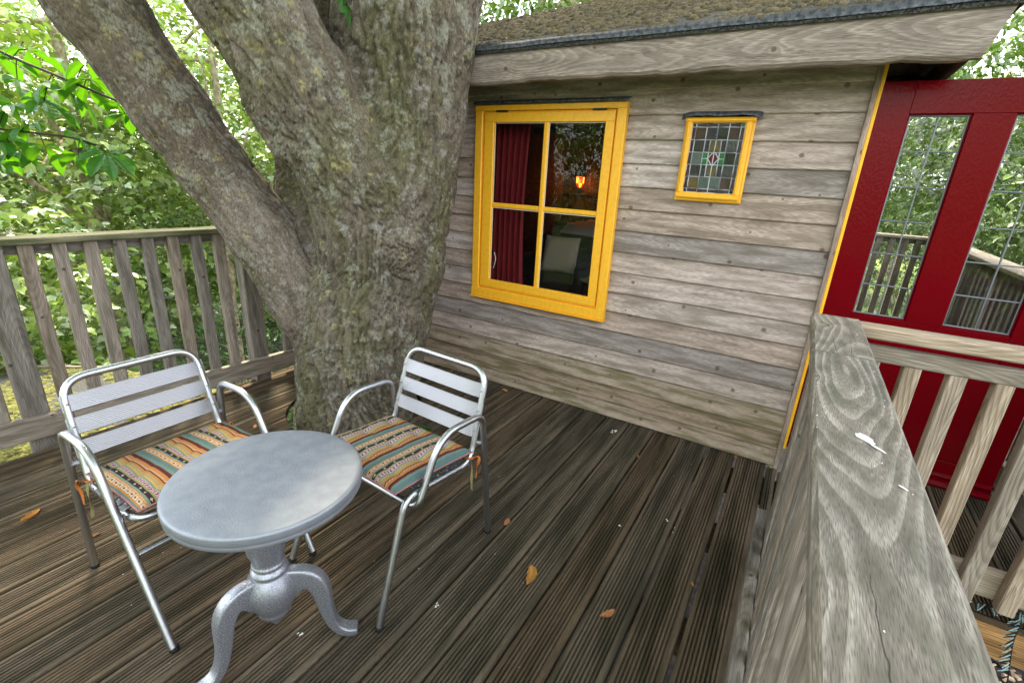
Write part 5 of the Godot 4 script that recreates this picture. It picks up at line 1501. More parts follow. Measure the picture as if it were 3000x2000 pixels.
func build_big_tree() -> void:
	limb(0, [[0.0, -0.6, 0.0, 0.38], [0.0, 0.0, 0.0, 0.338], [0.03, 0.27, 0.0, 0.348], [0.105, 0.58, 0.0, 0.333], [0.19, 0.9, 0.0, 0.325], [0.25, 1.3, 0.0, 0.328], [0.305, 1.65, 0.03, 0.325], [0.33, 1.98, 0.04, 0.345], [0.36, 2.3, 0.05, 0.36], [0.40, 2.9, 0.08, 0.36]])
	limb(1, [[0.12, 0.95, -0.06, 0.27], [0.05, 1.33, -0.14, 0.245], [-0.15, 1.68, -0.17, 0.225], [-0.355, 2.05, -0.15, 0.225], [-0.62, 2.5, -0.12, 0.215], [-0.8, 2.85, -0.1, 0.2]])
	limb(2, [[0.0, 0.20, 0.08, 0.27], [-0.195, 0.56, 0.15, 0.205], [-0.435, 1.0, 0.18, 0.180], [-0.635, 1.33, 0.17, 0.165], [-0.765, 1.58, 0.15, 0.166], [-0.98, 1.97, 0.12, 0.172], [-1.46, 2.85, 0.10, 0.16]])
	limb(3, [[0.02, 0.8, 0.20, 0.25], [-0.17, 1.20, 0.37, 0.205], [-0.16, 1.75, 0.43, 0.20], [-0.03, 2.7, 0.48, 0.19]])
	# bulges: an old wound on the trunk, knuckles on the limbs
	limb(0, [[0.20, 1.06, -0.29, 0.07], [0.27, 1.04, -0.30, 0.07]])
	limb(0, [[0.235, 0.93, -0.30, 0.055], [0.27, 0.94, -0.295, 0.05]])
	limb(1, [[-0.325, 1.62, -0.20, 0.085], [-0.235, 1.46, -0.19, 0.085]])
	limb(2, [[-0.375, 0.70, 0.12, 0.085], [-0.31, 0.55, 0.10, 0.085]])
	var all := PackedInt32Array(); for i in bone_a.size(): all.append(i)
	var lo := Vector3(-4.0, -0.36, -0.55); var hi := Vector3(-1.3, 2.8, 2.05)
	var cell := 0.0095
	var NB := 8
	var cs := cell * NB
	var nb := Vector3i(((hi - lo) / cs).ceil())
	var NX := nb.x * NB + 2; var NY := nb.y * NB + 2
	var blocks := {}
	for bz in nb.z:
		for by in nb.y:
			for bx in nb.x:
				var o := lo + Vector3(bx, by, bz) * cs
				var c := o + Vector3.ONE * cs * 0.5
				var best := 10.0
				var ds := PackedFloat32Array()
				for i in all:
					var q := c - bone_a[i]
					var t := clampf(q.dot(bone_d[i]) / bone_l[i], 0.0, 1.0)
					var e := (q - bone_d[i] * t).length() - bone_r0[i] - bone_dr[i] * t
					ds.append(e); best = minf(best, e)
				if best > cs * 0.9 + 0.03 or best < -cs * 0.9 - 0.03: continue
				var list := PackedInt32Array()
				for i in all:
					if ds[i] < best + 0.1 + cs * 1.75: list.append(i)
				var vals := PackedFloat32Array(); vals.resize((NB + 1) * (NB + 1) * (NB + 1))
				var k := 0
				for z in NB + 1:
					for y in NB + 1:
						for x in NB + 1:
							vals[k] = sdf(o + Vector3(x, y, z) * cell, list); k += 1
				blocks[Vector3i(bx, by, bz)] = vals
	var index := {}
	var V := PackedVector3Array()
	var S := NB + 1
	var offs := [0, 1, S, S + 1, S * S, S * S + 1, S * S + S, S * S + S + 1]
	var corner := [Vector3(0, 0, 0), Vector3(1, 0, 0), Vector3(0, 1, 0), Vector3(1, 1, 0), Vector3(0, 0, 1), Vector3(1, 0, 1), Vector3(0, 1, 1), Vector3(1, 1, 1)]
	var edges := [[0, 1], [2, 3], [4, 5], [6, 7], [0, 2], [1, 3], [4, 6], [5, 7], [0, 4], [1, 5], [2, 6], [3, 7]]
	for key in blocks:
		var vals: PackedFloat32Array = blocks[key]
		var o: Vector3 = lo + Vector3(key) * cs
		for z in NB:
			for y in NB:
				for x in NB:
					var b := x + y * S + z * S * S
					var neg := 0
					for c in 8: if vals[b + offs[c]] < 0.0: neg += 1
					if neg == 0 or neg == 8: continue
					var acc := Vector3.ZERO; var cnt := 0
					for e in edges:
						var va := vals[b + offs[e[0]]]; var vb := vals[b + offs[e[1]]]
						if (va < 0.0) != (vb < 0.0):
							acc += corner[e[0]].lerp(corner[e[1]], va / (va - vb)); cnt += 1
					index[(key.x * NB + x) + (key.y * NB + y) * NX + (key.z * NB + z) * NX * NY] = V.size()
					V.append(o + (Vector3(x, y, z) + acc / cnt) * cell)
	var I := PackedInt32Array()
	var stepk := [1, NX, NX * NY]
	for key in blocks:
		var vals: PackedFloat32Array = blocks[key]
		for z in NB:
			for y in NB:
				for x in NB:
					var b := x + y * S + z * S * S
					var g: int = (key.x * NB + x) + (key.y * NB + y) * NX + (key.z * NB + z) * NX * NY
					var inside := vals[b] < 0.0
					for ax in 3:
						if (vals[b + [1, S, S * S][ax]] < 0.0) == inside: continue
						var u: int = stepk[(ax + 1) % 3]; var w: int = stepk[(ax + 2) % 3]
						var i0 = index.get(g - u - w, -1); var i1 = index.get(g - w, -1); var i2 = index.get(g, -1); var i3 = index.get(g - u, -1)
						if i0 < 0 or i1 < 0 or i2 < 0 or i3 < 0: continue
						if inside: I.append_array([i0, i2, i1, i0, i3, i2])
						else: I.append_array([i0, i1, i2, i0, i2, i3])
	# smooth normals first
	var N := PackedVector3Array(); N.resize(V.size())
	for i in range(0, I.size(), 3):
		var nn := (V[I[i + 2]] - V[I[i]]).cross(V[I[i + 1]] - V[I[i]])
		N[I[i]] += nn; N[I[i + 1]] += nn; N[I[i + 2]] += nn
	# bark: furrows that follow each limb, plates, lichen and algae as patches of colour
	var fb := FastNoiseLite.new(); fb.seed = 3; fb.frequency = 1.0; fb.fractal_type = FastNoiseLite.FRACTAL_RIDGED; fb.fractal_octaves = 3
	var fl := FastNoiseLite.new(); fl.seed = 8; fl.frequency = 1.0; fl.fractal_octaves = 5
	var fm := FastNoiseLite.new(); fm.seed = 14; fm.frequency = 1.0; fm.fractal_octaves = 2
	var C := PackedColorArray(); C.resize(V.size())
	for i in V.size():
		var p := V[i]
		var n := N[i].normalized()
		var axis := Vector3.ZERO; var rough := 0.0; var wsum := 0.0
		for k in all:
			var q := p - bone_a[k]
			var t := clampf(q.dot(bone_d[k]) / bone_l[k], 0.0, 1.0)
			var e := (q - bone_d[k] * t).length() - bone_r0[k] - bone_dr[k] * t
			if e > 0.12: continue
			var w := exp(-e / 0.025)
			axis += bone_d[k].normalized() * w; wsum += w
			rough += w * ([1.0, 0.75, 0.38, 0.9][bone_g[k]])
		if wsum > 0.0: rough /= wsum
		axis = axis.normalized()
		var c0 := Vector3(-2.2, 1.2, 0.8)
		var rel := p - c0
		var q2 := rel - axis * axis.dot(rel) * 0.72
		var r1 := fb.get_noise_3dv(q2 * 20.0)
		var r2 := fm.get_noise_3dv(q2 * 55.0)
		var big := fm.get_noise_3dv(rel * 3.4)
		V[i] = p + n * (0.004 - rough * (smooth(0.25, 0.85, r1) * 0.025 - r2 * 0.0035) + big * 0.010)
		# colour: brown bark with pinkish and grey areas
		var m1 := fl.get_noise_3dv(rel * 2.1)
		var m2 := fl.get_noise_3dv(q2 * 9.0 + Vector3(9, 3, 1))
		var m3 := fl.get_noise_3dv(rel * 55.0)
		var stem_t := smooth(0.45, 0.95, rough)
		var col := Color(0.150, 0.122, 0.092).lerp(Color(0.220, 0.188, 0.155), smooth(-0.25, 0.35, m1))
		col = col.lerp(Color(0.128, 0.112, 0.078).lerp(Color(0.20, 0.172, 0.135), smooth(-0.2, 0.35, m1)), stem_t)
		col = col.lerp(Color(0.120, 0.098, 0.072), smooth(0.0, 0.45, m2) * 0.8)
		col = col * (1.0 + 0.5 * m3 + 0.45 * fl.get_noise_3dv(q2 * 30.0 + Vector3(7, 7, 2)))
		# algae: olive, in ragged patches on the main stem
		var alg := fl.get_noise_3dv(rel * Vector3(2.6, 1.2, 2.6) + Vector3(2, 7, 5)) + 0.3 * m2 + 0.25 * m3
		col = col.lerp(Color(0.125, 0.120, 0.052), smooth(0.05, 0.40, alg) * (0.3 + 0.4 * stem_t))
		# grey-green crust lichen and yellow spots, gathered in a few colonies
		var colony := fl.get_noise_3dv(rel * 1.9 + Vector3(5, 1, 3))
		var li := fl.get_noise_3dv(rel * 8.0 + Vector3(31, 2, 8)) + 0.55 * m3 + colony * 0.6
		col = col.lerp(Color(0.31, 0.32, 0.255), smooth(0.33, 0.45, li) * 0.6)
		var li2 := fl.get_noise_3dv(rel * 10.0 + Vector3(3, 22, 18)) + 0.5 * fl.get_noise_3dv(rel * 38.0) - colony * 0.35
		col = col.lerp(Color(0.38, 0.37, 0.355), smooth(0.38, 0.48, li2) * 0.5)
		var ye := fl.get_noise_3dv(rel * 12.0 + Vector3(13, 42, 28)) + 0.6 * fl.get_noise_3dv(rel * 44.0) + colony * 0.35
		col = col.lerp(Color(0.40, 0.37, 0.14), smooth(0.54, 0.62, ye) * 0.55)
		C[i] = col
	N.fill(Vector3.ZERO)
	for i in range(0, I.size(), 3):
		var nn := (V[I[i + 2]] - V[I[i]]).cross(V[I[i + 1]] - V[I[i]])
		N[I[i]] += nn; N[I[i + 1]] += nn; N[I[i + 2]] += nn
	for i in N.size(): N[i] = N[i].normalized()
	var arr := []; arr.resize(Mesh.ARRAY_MAX)
	arr[Mesh.ARRAY_VERTEX] = V; arr[Mesh.ARRAY_NORMAL] = N; arr[Mesh.ARRAY_COLOR] = C; arr[Mesh.ARRAY_INDEX] = I
	var am := ArrayMesh.new(); am.add_surface_from_arrays(Mesh.PRIMITIVE_TRIANGLES, arr)
	var t := thing("big_tree", "massive old tree with lichened bark rising through the deck and forking", "tree")
	put("trunk", am, M.bark, t)
	# its spreading crown above the deck
	var r := RandomNumberGenerator.new(); r.seed = 91
	for e in [[Vector3(-2.9, 2.7, -0.2), Vector3(-5.2, 5.0, 0.6), 0.14], [Vector3(-2.05, 2.7, 0.5), Vector3(-0.6, 5.2, 2.6), 0.2], [Vector3(-1.95, 2.8, 0.45), Vector3(-0.3, 5.6, -0.8), 0.18], [Vector3(-3.0, 2.7, 1.3), Vector3(-4.2, 5.2, 3.8), 0.14]]:
		put("limb", tube(rounded([e[0], e[0].lerp(e[1], 0.5) + Vector3(0, 0.4, 0), e[1]], 1.5, 6), [e[2], e[2] * 0.95, e[2] * 0.9, e[2] * 0.8, e[2] * 0.7, e[2] * 0.6, e[2] * 0.5, e[2] * 0.4, e[2] * 0.25], 10), M.stem, t)
	crown(t, oval_leaf(), Vector3(-1.6, 5.6, 1.6), Vector3(5.0, 1.9, 4.8), 1000, 18, 0.20, Color(0.14, 0.26, 0.05), Color(0.26, 0.40, 0.08), 0.6, r, 0.1)
	# a leafy shoot hanging in front of the trunk
	var tw := [Vector3(-2.13, 2.30, 0.78), Vector3(-2.10, 2.17, 0.83), Vector3(-2.075, 2.10, 0.86), Vector3(-2.05, 2.04, 0.865)]
	put("twig", tube(rounded(tw, 0.05), 0.003, 5), M.twig, t)
	for k in 5:
		var at: Vector3 = tw[[0, 1, 2, 3, 3][k]]
		put("leaf", maple_mesh(20 + k), M.shoot, t, Transform3D((Basis(Vector3.UP, 0.7 + k * 1.3) * Basis(Vector3.RIGHT, -1.15)).scaled(Vector3.ONE * [0.07, 0.10, 0.085, 0.075, 0.06][k]), at))
	# a seedling at its foot
	var s := thing("seedling", "small green seedling growing from the gap at the foot of the big tree", "seedling", Vector3(-1.735, -0.03, 0.80))
	put("stem", tube([Vector3(0, -0.05, 0), Vector3(0.005, 0.04, 0), Vector3(0.03, 0.07, 0.01)], 0.002, 5), M.twig, s)
	for k in 6:
		put("leaf", maple_mesh(30 + k), M.shoot, s, Transform3D((Basis(Vector3.UP, k * 1.15 + 0.4) * Basis(Vector3.RIGHT, -0.5)).scaled(Vector3.ONE * 0.062), Vector3(0.01 + 0.008 * k, 0.045 + 0.008 * (k % 3), 0.0)))

func chestnut_branch() -> void:
	var t := thing("chestnut_branch", "drooping branch of broad hand-shaped green leaves at the upper left", "branch", Vector3.ZERO)
	var main_a := [Vector3(-5.2, 2.25, 1.75), Vector3(-4.56, 1.93, 1.37), Vector3(-4.44, 1.88, 1.32), Vector3(-4.27, 1.82, 1.24), Vector3(-4.05, 1.73, 1.12), Vector3(-3.87, 1.67, 1.05)]
	var main_b := [Vector3(-5.2, 1.60, 1.9), Vector3(-4.46, 1.48, 1.49), Vector3(-4.26, 1.47, 1.38), Vector3(-4.10, 1.46, 1.28), Vector3(-3.98, 1.42, 1.2)]
	put("branch", tube(rounded(main_a, 0.1), 0.008, 6), M.twig, t)
	put("branch", tube(rounded(main_b, 0.1), 0.007, 6), M.twig, t)
	var spots := [[-4.50, 1.96, 1.26, 0.19], [-4.31, 1.79, 1.22, 0.20], [-4.51, 1.78, 1.34, 0.22], [-4.22, 1.73, 1.20, 0.19], [-3.95, 1.68, 1.05, 0.17], [-4.51, 1.63, 1.40, 0.21], [-4.38, 1.52, 1.37, 0.19], [-4.11, 1.47, 1.23, 0.20], [-4.44, 1.34, 1.48, 0.23], [-4.27, 1.40, 1.36, 0.20], [-4.06, 1.36, 1.27, 0.18], [-3.94, 1.38, 1.17, 0.17], [-4.15, 1.91, 1.08, 0.19], [-4.53, 1.46, 1.48, 0.22], [-4.11, 1.80, 1.11, 0.20], [-4.62, 1.92, 1.40, 0.21], [-4.65, 1.70, 1.5, 0.21], [-4.3, 1.66, 1.3, 0.18], [-4.0, 1.62, 1.0, 0.16], [-4.6, 1.28, 1.5, 0.2]]
	for i in spots.size():
		var s: Array = spots[i]
		var p := Vector3(s[0], s[1], s[2])
		# stalk from the nearest point of a branch
		var best := Vector3.ZERO; var bd := 9.0
		for br in [main_a, main_b]:
			for j in br.size() - 1:
				var q := Geometry3D.get_closest_point_to_segment(p, br[j], br[j + 1])
				if q.distance_to(p) < bd: bd = q.distance_to(p); best = q
		put("stalk", tube([best, best.lerp(p, 0.5) + Vector3(0, 0.02, 0), p], 0.003, 5), M.twig, t)
		var b := Basis(Vector3.UP, rng.randf() * TAU) * Basis(Vector3.RIGHT, -rng.randf_range(0.2, 0.75))
		put("leaf", chestnut_leaf(i), M.chestnut, t, Transform3D(b.scaled_local(Vector3.ONE * s[3] * 1.05), p))

# ------------------------------------------------------------------ woodland and ground
func build_ground() -> void:
	var st := new_st()
	var n := 40
	var hf := func(x: float, z: float) -> float: return -2.5 + 0.25 * nz.get_noise_2d(x * 12.0, z * 12.0) - 0.004 * maxf(0.0, -x - 4.0)
	for i in n:
		for k in n:
			var g := func(q: int) -> float: var t := (q / float(n)) * 2 - 1; return signf(t) * pow(absf(t), 2.2) * 260.0
			var xa: float = g.call(i); var xb: float = g.call(i + 1); var za: float = g.call(k); var zb: float = g.call(k + 1)
			quad(st, Vector3(xa, hf.call(xa, za), za), Vector3(xb, hf.call(xb, za), za), Vector3(xb, hf.call(xb, zb), zb), Vector3(xa, hf.call(xa, zb), zb), Vector2.ZERO, Vector2.ZERO, Vector2.ZERO, Vector2.ZERO, Vector3.UP)
	put("ground", st.commit(), M.ground).set_meta("kind", "structure")
	var lw := new_st()
	for i in 10:
		for k in 12:
			var xa := 0.5 + i * 1.6; var za := -8.0 - k * 2.2
			quad(lw, Vector3(xa, hf.call(xa, za) + 0.06, za), Vector3(xa + 1.6, hf.call(xa + 1.6, za) + 0.06, za), Vector3(xa + 1.6, hf.call(xa + 1.6, za - 2.2) + 0.06, za - 2.2), Vector3(xa, hf.call(xa, za - 2.2) + 0.06, za - 2.2), Vector2.ZERO, Vector2.ZERO, Vector2.ZERO, Vector2.ZERO, Vector3.UP)
	put("lawn", lw.commit(), M.lawn).set_meta("kind", "structure")
	var em := new_st()
	for i in 8:
		for k in 8:
			var xa := -3.6 + i * 0.75; var za := -5.0 + k * 1.2
			quad(em, Vector3(xa, hf.call(xa, za) + 0.03, za), Vector3(xa + 0.75, hf.call(xa + 0.75, za) + 0.03, za), Vector3(xa + 0.75, hf.call(xa + 0.75, za + 1.2) + 0.03, za + 1.2), Vector3(xa, hf.call(xa, za + 1.2) + 0.03, za + 1.2), Vector2.ZERO, Vector2.ZERO, Vector2.ZERO, Vector2.ZERO, Vector3.UP)
	put("bare_earth", em.commit(), M.earth).set_meta("kind", "structure")
	# bark chips below the landing
	var cm := new_st()
	box(cm, Vector3(-0.5, -0.12, -0.2), Vector3(0.5, 0.12, 0.2))
	var xf := []; var col := []
	for i in 5000:
		var x := rng.randf_range(0.4, 4.2); var z := rng.randf_range(-4.5, 1.2)
		xf.append(Transform3D(Basis.from_euler(Vector3(rng.randf_range(-0.5, 0.5), rng.randf() * TAU, rng.randf_range(-0.5, 0.5))).scaled_local(Vector3.ONE * rng.randf_range(0.03, 0.09)), Vector3(x, hf.call(x, z) + 0.05, z)))
		col.append(Color(0.42, 0.31, 0.20).lerp(Color(0.14, 0.09, 0.06), rng.randf()))
	scatter("bark_chips", self, cm.commit(), M.moss, xf, col)
	# mossy low roof beside the deck
	var mr := thing("shed_roof", "low felted roof thick with yellow moss just below the left railing", "roof", Vector3(-3.2, -0.22, 1.4))
	var a := Vector3(-0.06, 0.06, -0.42); var b := Vector3(-0.10, 0.06, 2.2); var c := Vector3(-3.2, 0.03, 1.3); var d := Vector3(-1.16, 0.03, -0.20)
	var s2 := new_st()
	quad(s2, a, b, c, d, Vector2.ZERO, Vector2.ZERO, Vector2.ZERO, Vector2.ZERO, Vector3.UP)
	var dn := Vector3(0, -0.03, 0)
	quad(s2, a + dn, b + dn, c + dn, d + dn, Vector2.ZERO, Vector2.ZERO, Vector2.ZERO, Vector2.ZERO, Vector3.DOWN)
	put("roof_felt", s2.commit(), M.felt, mr)
	beam("edge_board", mr, Vector3(-1.15, 0.02, -0.22), Vector3(-3.22, 0.02, 1.30), Vector3.UP, 0.075, 0.025, "rail1")
	box_part("shed_wall", mr, Vector3(-1.05, -2.4, -0.10), Vector3(-0.2, -0.02, 1.9), M.dark_wood)
	xf = []; col = []
	var f := FastNoiseLite.new(); f.seed = 21; f.frequency = 1.6; f.fractal_octaves = 4
	for i in 22000:
		var u := rng.randf(); var v := rng.randf()
		var p := a.lerp(b, u).lerp(d.lerp(c, u), v)
		if f.get_noise_2d(p.x, p.z) * 1.6 + 0.38 < rng.randf(): continue
		var sc := rng.randf_range(0.008, 0.026)
		xf.append(Transform3D(Basis(Vector3.UP, rng.randf() * TAU).scaled_local(Vector3(sc, sc * rng.randf_range(0.35, 0.8), sc)), p))
		col.append(Color(0.155, 0.145, 0.03).lerp(Color(0.085, 0.095, 0.025), rng.randf()) * rng.randf_range(0.6, 1.4))
	scatter("moss", mr, moss_clump(), M.moss, xf, col)

func build_woodland() -> void:
	M.maple_mesh = maple_mesh(1)
	var oval := oval_leaf()
	var yg := Color(0.37, 0.46, 0.10)
	# maples just beyond the left railing
	woodland_tree("sycamore_tree", "sycamore with a pale mottled trunk seen left of the leaning limb", "tree", Vector3(-6.75, -2.5, 0.36), Vector3(-8.9, 3.4, -0.35), 0.13, {"seed": 1, "centre": Vector3(-8.3, 0.8, 0.2), "rad": Vector3(1.9, 2.4, 2.2), "clusters": 720, "per": 16, "size": 0.095, "tip": yg, "spread": 0.32})
	woodland_tree("sycamore_tree", "slender sycamore with flaking pale bark seen in the tree's fork", "tree", Vector3(-5.95, -2.5, -0.5), Vector3(-7.5, 3.6, -1.6), 0.085, {"seed": 2, "centre": Vector3(-8.0, 1.4, -1.9), "rad": Vector3(2.0, 2.6, 2.0), "clusters": 720, "per": 16, "size": 0.09, "tip": yg, "spread": 0.32})
	woodland_tree("sycamore_tree", "small bright sycamore close outside the left railing", "tree", Vector3(-6.2, -2.5, 1.9), Vector3(-6.1, 1.2, 1.7), 0.05, {"seed": 3, "centre": Vector3(-6.0, 0.1, 1.6), "rad": Vector3(1.2, 1.0, 1.3), "clusters": 210, "per": 16, "size": 0.09, "tip": yg, "spread": 0.3})
	woodland_tree("sycamore_tree", "sycamore with a forked crooked stem at the far upper left", "tree", Vector3(-9.6, -2.5, 2.2), Vector3(-9.3, 4.4, 0.2), 0.15, {"seed": 4, "centre": Vector3(-9.6, 1.6, 1.6), "rad": Vector3(2.0, 2.6, 2.2), "clusters": 420, "per": 16, "size": 0.11, "tip": yg, "spread": 0.36})
	woodland_tree("bush", "dark green bush in the shade below the fork of the tree", "bush", Vector3(-5.6, -2.5, -1.0), Vector3(-5.7, -0.6, -1.1), 0.04, {"seed": 5, "centre": Vector3(-5.9, -1.1, -0.9), "rad": Vector3(1.5, 1.0, 1.4), "clusters": 170, "per": 20, "size": 0.06, "base": Color(0.05, 0.13, 0.025), "tip": Color(0.11, 0.22, 0.045), "mesh": oval, "spread": 0.28}, "bushes under the trees")
	woodland_tree("bush", "leafy undergrowth bush beyond the mossy roof", "bush", Vector3(-7.2, -2.5, 2.0), Vector3(-7.2, -1.0, 2.0), 0.04, {"seed": 6, "centre": Vector3(-7.0, -1.3, 1.7), "rad": Vector3(1.4, 1.0, 1.6), "clusters": 170, "per": 20, "size": 0.07, "base": Color(0.06, 0.15, 0.025), "tip": Color(0.16, 0.29, 0.05), "mesh": oval, "spread": 0.28}, "bushes under the trees")
	# deeper in the wood
	var far := [[Vector3(-13.5, -2.6, -1.5), 3.2, 11, "tall dense tree filling the gap left of the leaning limb"], [Vector3(-12.0, -2.6, -5.0), 3.0, 12, "tall dense tree seen through the fork of the big tree"], [Vector3(-14.0, -2.6, 3.0), 3.2, 13, "tall dense tree at the left edge behind the railing"], [Vector3(-18.0, -2.6, -3.5), 4.2, 14, "broad tree deep in the wood, highest on the left"], [Vector3(-10.0, -2.6, -8.5), 3.2, 15, "tree standing behind the cabin's left corner"]]
	for f in far:
		var b: Vector3 = f[0]; var R: float = f[1]
		woodland_tree("forest_tree", f[3], "tree", b, b + Vector3(0.4, 6.2, 0.3), 0.2, {"seed": f[2], "centre": b + Vector3(0, 4.3, 0), "rad": Vector3(R, 4.5, R), "clusters": 720, "per": 18, "size": 0.14, "base": Color(0.11, 0.19, 0.06), "tip": Color(0.29, 0.38, 0.12), "mesh": oval if f[2] % 2 else M.maple_mesh, "spread": 0.55, "limbs": 6})
	# behind the cabin and beyond the landing
	var back := [[Vector3(-6.6, -0.9, -8.6), 3.6, 21, "bright leafy tree rising above the mossy roof"], [Vector3(-0.8, -2.6, -11.0), 3.4, 22, "tall tree directly behind the cabin roof"], [Vector3(4.2, -2.6, -9.0), 2.8, 24, "tree with fine leaves at the upper right corner"], [Vector3(7.5, -2.6, -15.0), 4.0, 25, "broad tree beyond the lawn, seen through the right glass"], [Vector3(1.5, -2.6, -19.0), 3.6, 26, "tree at the back of the lawn, seen through the left glass"], [Vector3(3.6, -2.6, -27.0), 5.5, 27, "farthest tree closing the view over the lawn"]]
	for f in back:
		var b: Vector3 = f[0]; var R: float = f[1]
		woodland_tree("garden_tree", f[3], "tree", b, b + Vector3(0.3, 7.0, 0.2), 0.18, {"seed": f[2], "centre": b + Vector3(0, 5.2, 0), "rad": Vector3(R, 3.5, R), "clusters": 1000, "per": 20, "size": 0.15, "base": Color(0.07, 0.14, 0.035), "tip": Color(0.22, 0.31, 0.09), "mesh": oval, "spread": 0.55, "limbs": 7})
	var rear := [[Vector3(-3.2, -2.0, 9.5), 3.9, 41, "broad tree behind the viewer, mirrored in the metal"], [Vector3(4.0, -2.6, 12.0), 3.6, 42, "broad tree behind the viewer to the right, mirrored in the door glass"]]
	for f in rear:
		var b: Vector3 = f[0]; var R: float = f[1]
		woodland_tree("garden_tree", f[3], "tree", b, b + Vector3(0.3, 6.0, 0.2), 0.18, {"seed": f[2], "centre": b + Vector3(0, 4.0, 0), "rad": Vector3(R, 3.4, R), "clusters": 900, "per": 18, "size": 0.17, "base": Color(0.13, 0.24, 0.04), "tip": Color(0.32, 0.44, 0.10), "mesh": oval, "spread": 0.6, "limbs": 5})
	woodland_tree("bush", "grey green willow-like bush behind the landing's end railing", "bush", Vector3(2.0, -2.5, -9.5), Vector3(2.0, -0.6, -9.5), 0.05, {"seed": 31, "centre": Vector3(2.0, -0.3, -9.6), "rad": Vector3(1.8, 1.4, 1.2), "clusters": 160, "per": 20, "size": 0.11, "base": Color(0.17, 0.25, 0.13), "tip": Color(0.33, 0.40, 0.24), "mesh": oval, "spread": 0.35}, "bushes under the trees")

func build_litter() -> void:
	var leaves := [[-2.487, 2.208, 0.085, 0.6, "curled orange leaf lying left of the chair by the railing"], [-0.694, 1.353, 0.10, 0.35, "largest curled orange leaf lying on the open deck"], [-0.403, 1.35, 0.06, -0.6, "small pointed brown leaf near the foreground railing"], [-1.616, 0.069, 0.065, 1.1, "bright yellow leaf at the foot of the cabin wall behind the chair"], [-0.921, 1.159, 0.05, 0.2, "crumpled brown leaf beside the right chair's back leg"], [-1.19, 2.20, 0.06, 1.5, "orange leaf beside the table's nearest foot"], [-2.467, 1.299, 0.045, 0.9, "tan leaf between the tree and the left chair"], [-0.177, 0.04, 0.05, 0.1, "brown leaf against the cabin wall near the corner board"], [-0.617, 0.334, 0.035, 0.5, "tiny rust leaf in a groove before the wall"], [-1.771, 1.90, 0.03, 1.9, "tiny orange scrap of leaf under the left chair"], [-2.99, 1.064, 0.055, 2.2, "orange leaf by the left railing's inner post"], [-2.17, 2.12, 0.035, 0.0, "reddish scrap of leaf beneath the left chair's seat"], [-0.192, 1.053, 0.025, 0.4, "tiny red scrap near the bottom rail of the foreground railing"]]
	for i in leaves.size():
		var l: Array = leaves[i]
		var o := put("fallen_leaf", dry_leaf_mesh(i * 2 + (1 if i in [1, 3, 5, 0] else 0)), M.dry_leaf, self, Transform3D((Basis(Vector3.UP, l[3]) * Basis(Vector3.RIGHT, rng.randf_range(-0.1, 0.1))).scaled(Vector3.ONE * l[2]), Vector3(l[0], 0.002, l[1])))
		tag(o, l[4], "leaf", "fallen leaves on the deck")
	# white specks and a dropping on the boards
	var st := new_st()
	for s in [[-0.817, 0.142, 0.016], [-0.83, 0.17, 0.009], [-1.183, 1.954, 0.008], [-0.9, 1.64, 0.008], [-0.36, 0.75, 0.008], [-0.52, 0.9, 0.007]]:
		for k in 4:
			splash(st, Vector3(s[0] + rng.randf_range(-0.5, 0.5) * s[2] * 2, 0.0012, s[1] + rng.randf_range(-0.5, 0.5) * s[2] * 2), Vector3(1, 0, 0), Vector3(0, 0, 1), Vector3.UP, 60 + k, s[2] * 0.35, s[2] * 0.5)
	for k in 80:
		var r := rng.randf_range(0.0008, 0.0022)
		splash(st, Vector3(rng.randf_range(-2.4, -0.1), 0.0014, rng.randf_range(0.1, 2.3)), Vector3(1, 0, 0), Vector3(0, 0, 1), Vector3.UP, 90 + k, r, r * 1.4)
	var w := put("bird_droppings", st.commit(), M.white_mess)
	tag(w, "scattered white bird droppings and specks on the grooved boards", "droppings", "", "stuff")
	# string of unlit fairy lights wound along the crossing railing's foot
	var fl := thing("fairy_lights", "string of unlit fairy lights with dark cable below the pale railing", "fairy lights", Vector3(0.6, 0.10, 0.695))
	var pts := [Vector3(0.0, -0.005, 0.0), Vector3(0.06, 0.012, 0.012), Vector3(0.12, 0.03, 0.0), Vector3(0.15, 0.03, 0.012), Vector3(0.158, -0.02, 0.0), Vector3(0.165, -0.10, -0.01), Vector3(0.178, -0.18, 0.0), Vector3(0.20, -0.27, -0.01)]
	var sm := rounded(pts, 0.03, 4)
	put("cable", tube(sm, 0.0022, 5), M.rubber, fl)
	M.led = std(Color(0.62, 0.74, 0.74, 0.55), 0.1); M.led.transparency = BaseMaterial3D.TRANSPARENCY_ALPHA
	for i in range(0, sm.size() - 1):
		for j in 2:
			var p: Vector3 = sm[i].lerp(sm[i + 1], j * 0.5)
			var dr := Vector3(rng.randf_range(-0.5, 0.3) - (0.8 if i > sm.size() / 2 else 0.0), rng.randf_range(-1.0, -0.1), rng.randf_range(0.0, 0.8)).normalized()
			put("bulb", tube([p, p + dr * 0.014, p + dr * 0.032], [0.0018, 0.0026, 0.0016], 5), M.rubber if j else M.led, fl)

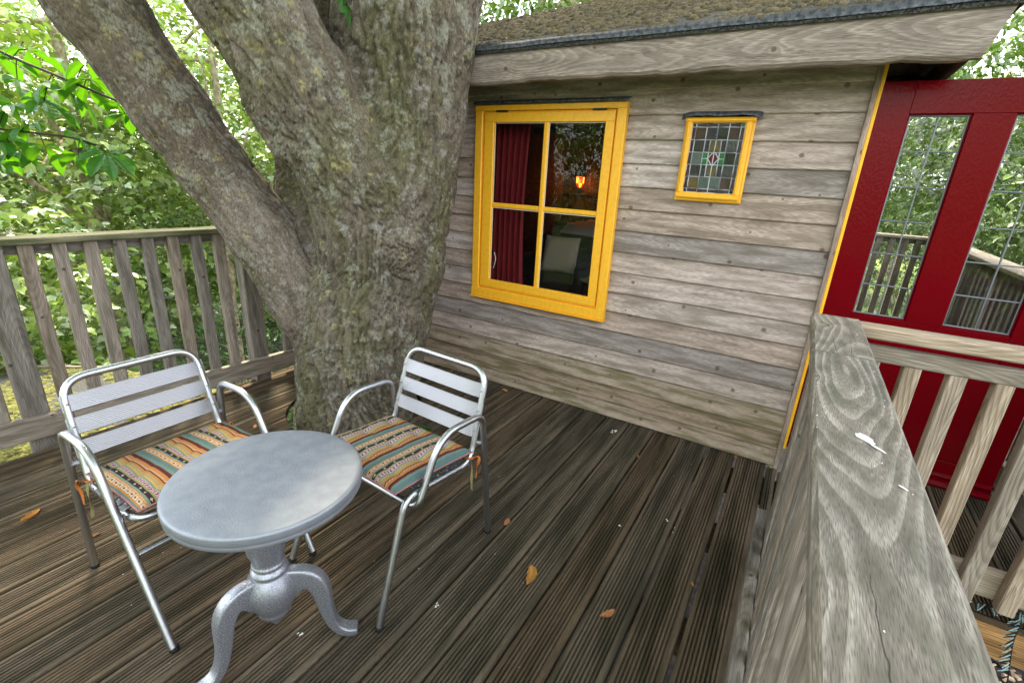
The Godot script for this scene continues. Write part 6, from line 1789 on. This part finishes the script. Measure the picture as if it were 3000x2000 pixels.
# ------------------------------------------------------------------
func _ready() -> void:
	rng.seed = 20240
	nz.seed = 4; nz.frequency = 0.01
	# camera
	var cam := Camera3D.new()
	add_child(cam)
	cam.name = "camera"
	cam.position = Vector3(-0.101528, 1.376, 2.598588)
	cam.rotation_order = EULER_ORDER_YXZ
	cam.rotation = Vector3(-0.333199, 0.529644, 0.053131)
	cam.fov = rad_to_deg(2.0 * atan(1000.0 / 1409.58))
	cam.near = 0.05; cam.far = 600.0
	cam.current = true
	# bright overcast sky
	var we := WorldEnvironment.new(); we.name = "environment"
	var env := Environment.new()
	env.background_mode = Environment.BG_SKY
	var sk := ProceduralSkyMaterial.new()
	sk.sky_top_color = Color(0.86, 0.89, 0.94); sk.sky_horizon_color = Color(0.96, 0.96, 0.96); sk.sky_curve = 0.2
	sk.ground_bottom_color = Color(0.16, 0.19, 0.10); sk.ground_horizon_color = Color(0.45, 0.5, 0.4)
	sk.sky_energy_multiplier = 1.0
	var s := Sky.new(); s.sky_material = sk
	env.sky = s
	env.background_energy_multiplier = 1.25
	env.tonemap_mode = Environment.TONE_MAPPER_LINEAR
	env.tonemap_exposure = 4.3
	env.sdfgi_enabled = true; env.ssao_enabled = true; env.ssil_enabled = true
	we.environment = env
	add_child(we)
	var sun := DirectionalLight3D.new(); sun.name = "sun"
	sun.light_color = Color(1.0, 0.95, 0.84); sun.light_energy = 1.3; sun.light_angular_distance = 9.0
	sun.shadow_enabled = true
	sun.rotation_degrees = Vector3(-50, -122, 0)
	add_child(sun)
	var t0 := Time.get_ticks_msec()
	materials()
	print("materials ", Time.get_ticks_msec() - t0)
	M.shoot = leaf_mat(Color(0.16, 0.34, 0.07), Color(0.3, 0.5, 0.05), 0.5)
	M.maple_mesh = maple_mesh(1)
	build_ground()
	build_decks()
	build_cabin()
	build_railings()
	print("structure ", Time.get_ticks_msec() - t0)
	build_big_tree()
	print("tree ", Time.get_ticks_msec() - t0)
	build_interior()
	build_furniture()
	chestnut_branch()
	build_woodland()
	build_litter()
	print("all ", Time.get_ticks_msec() - t0)
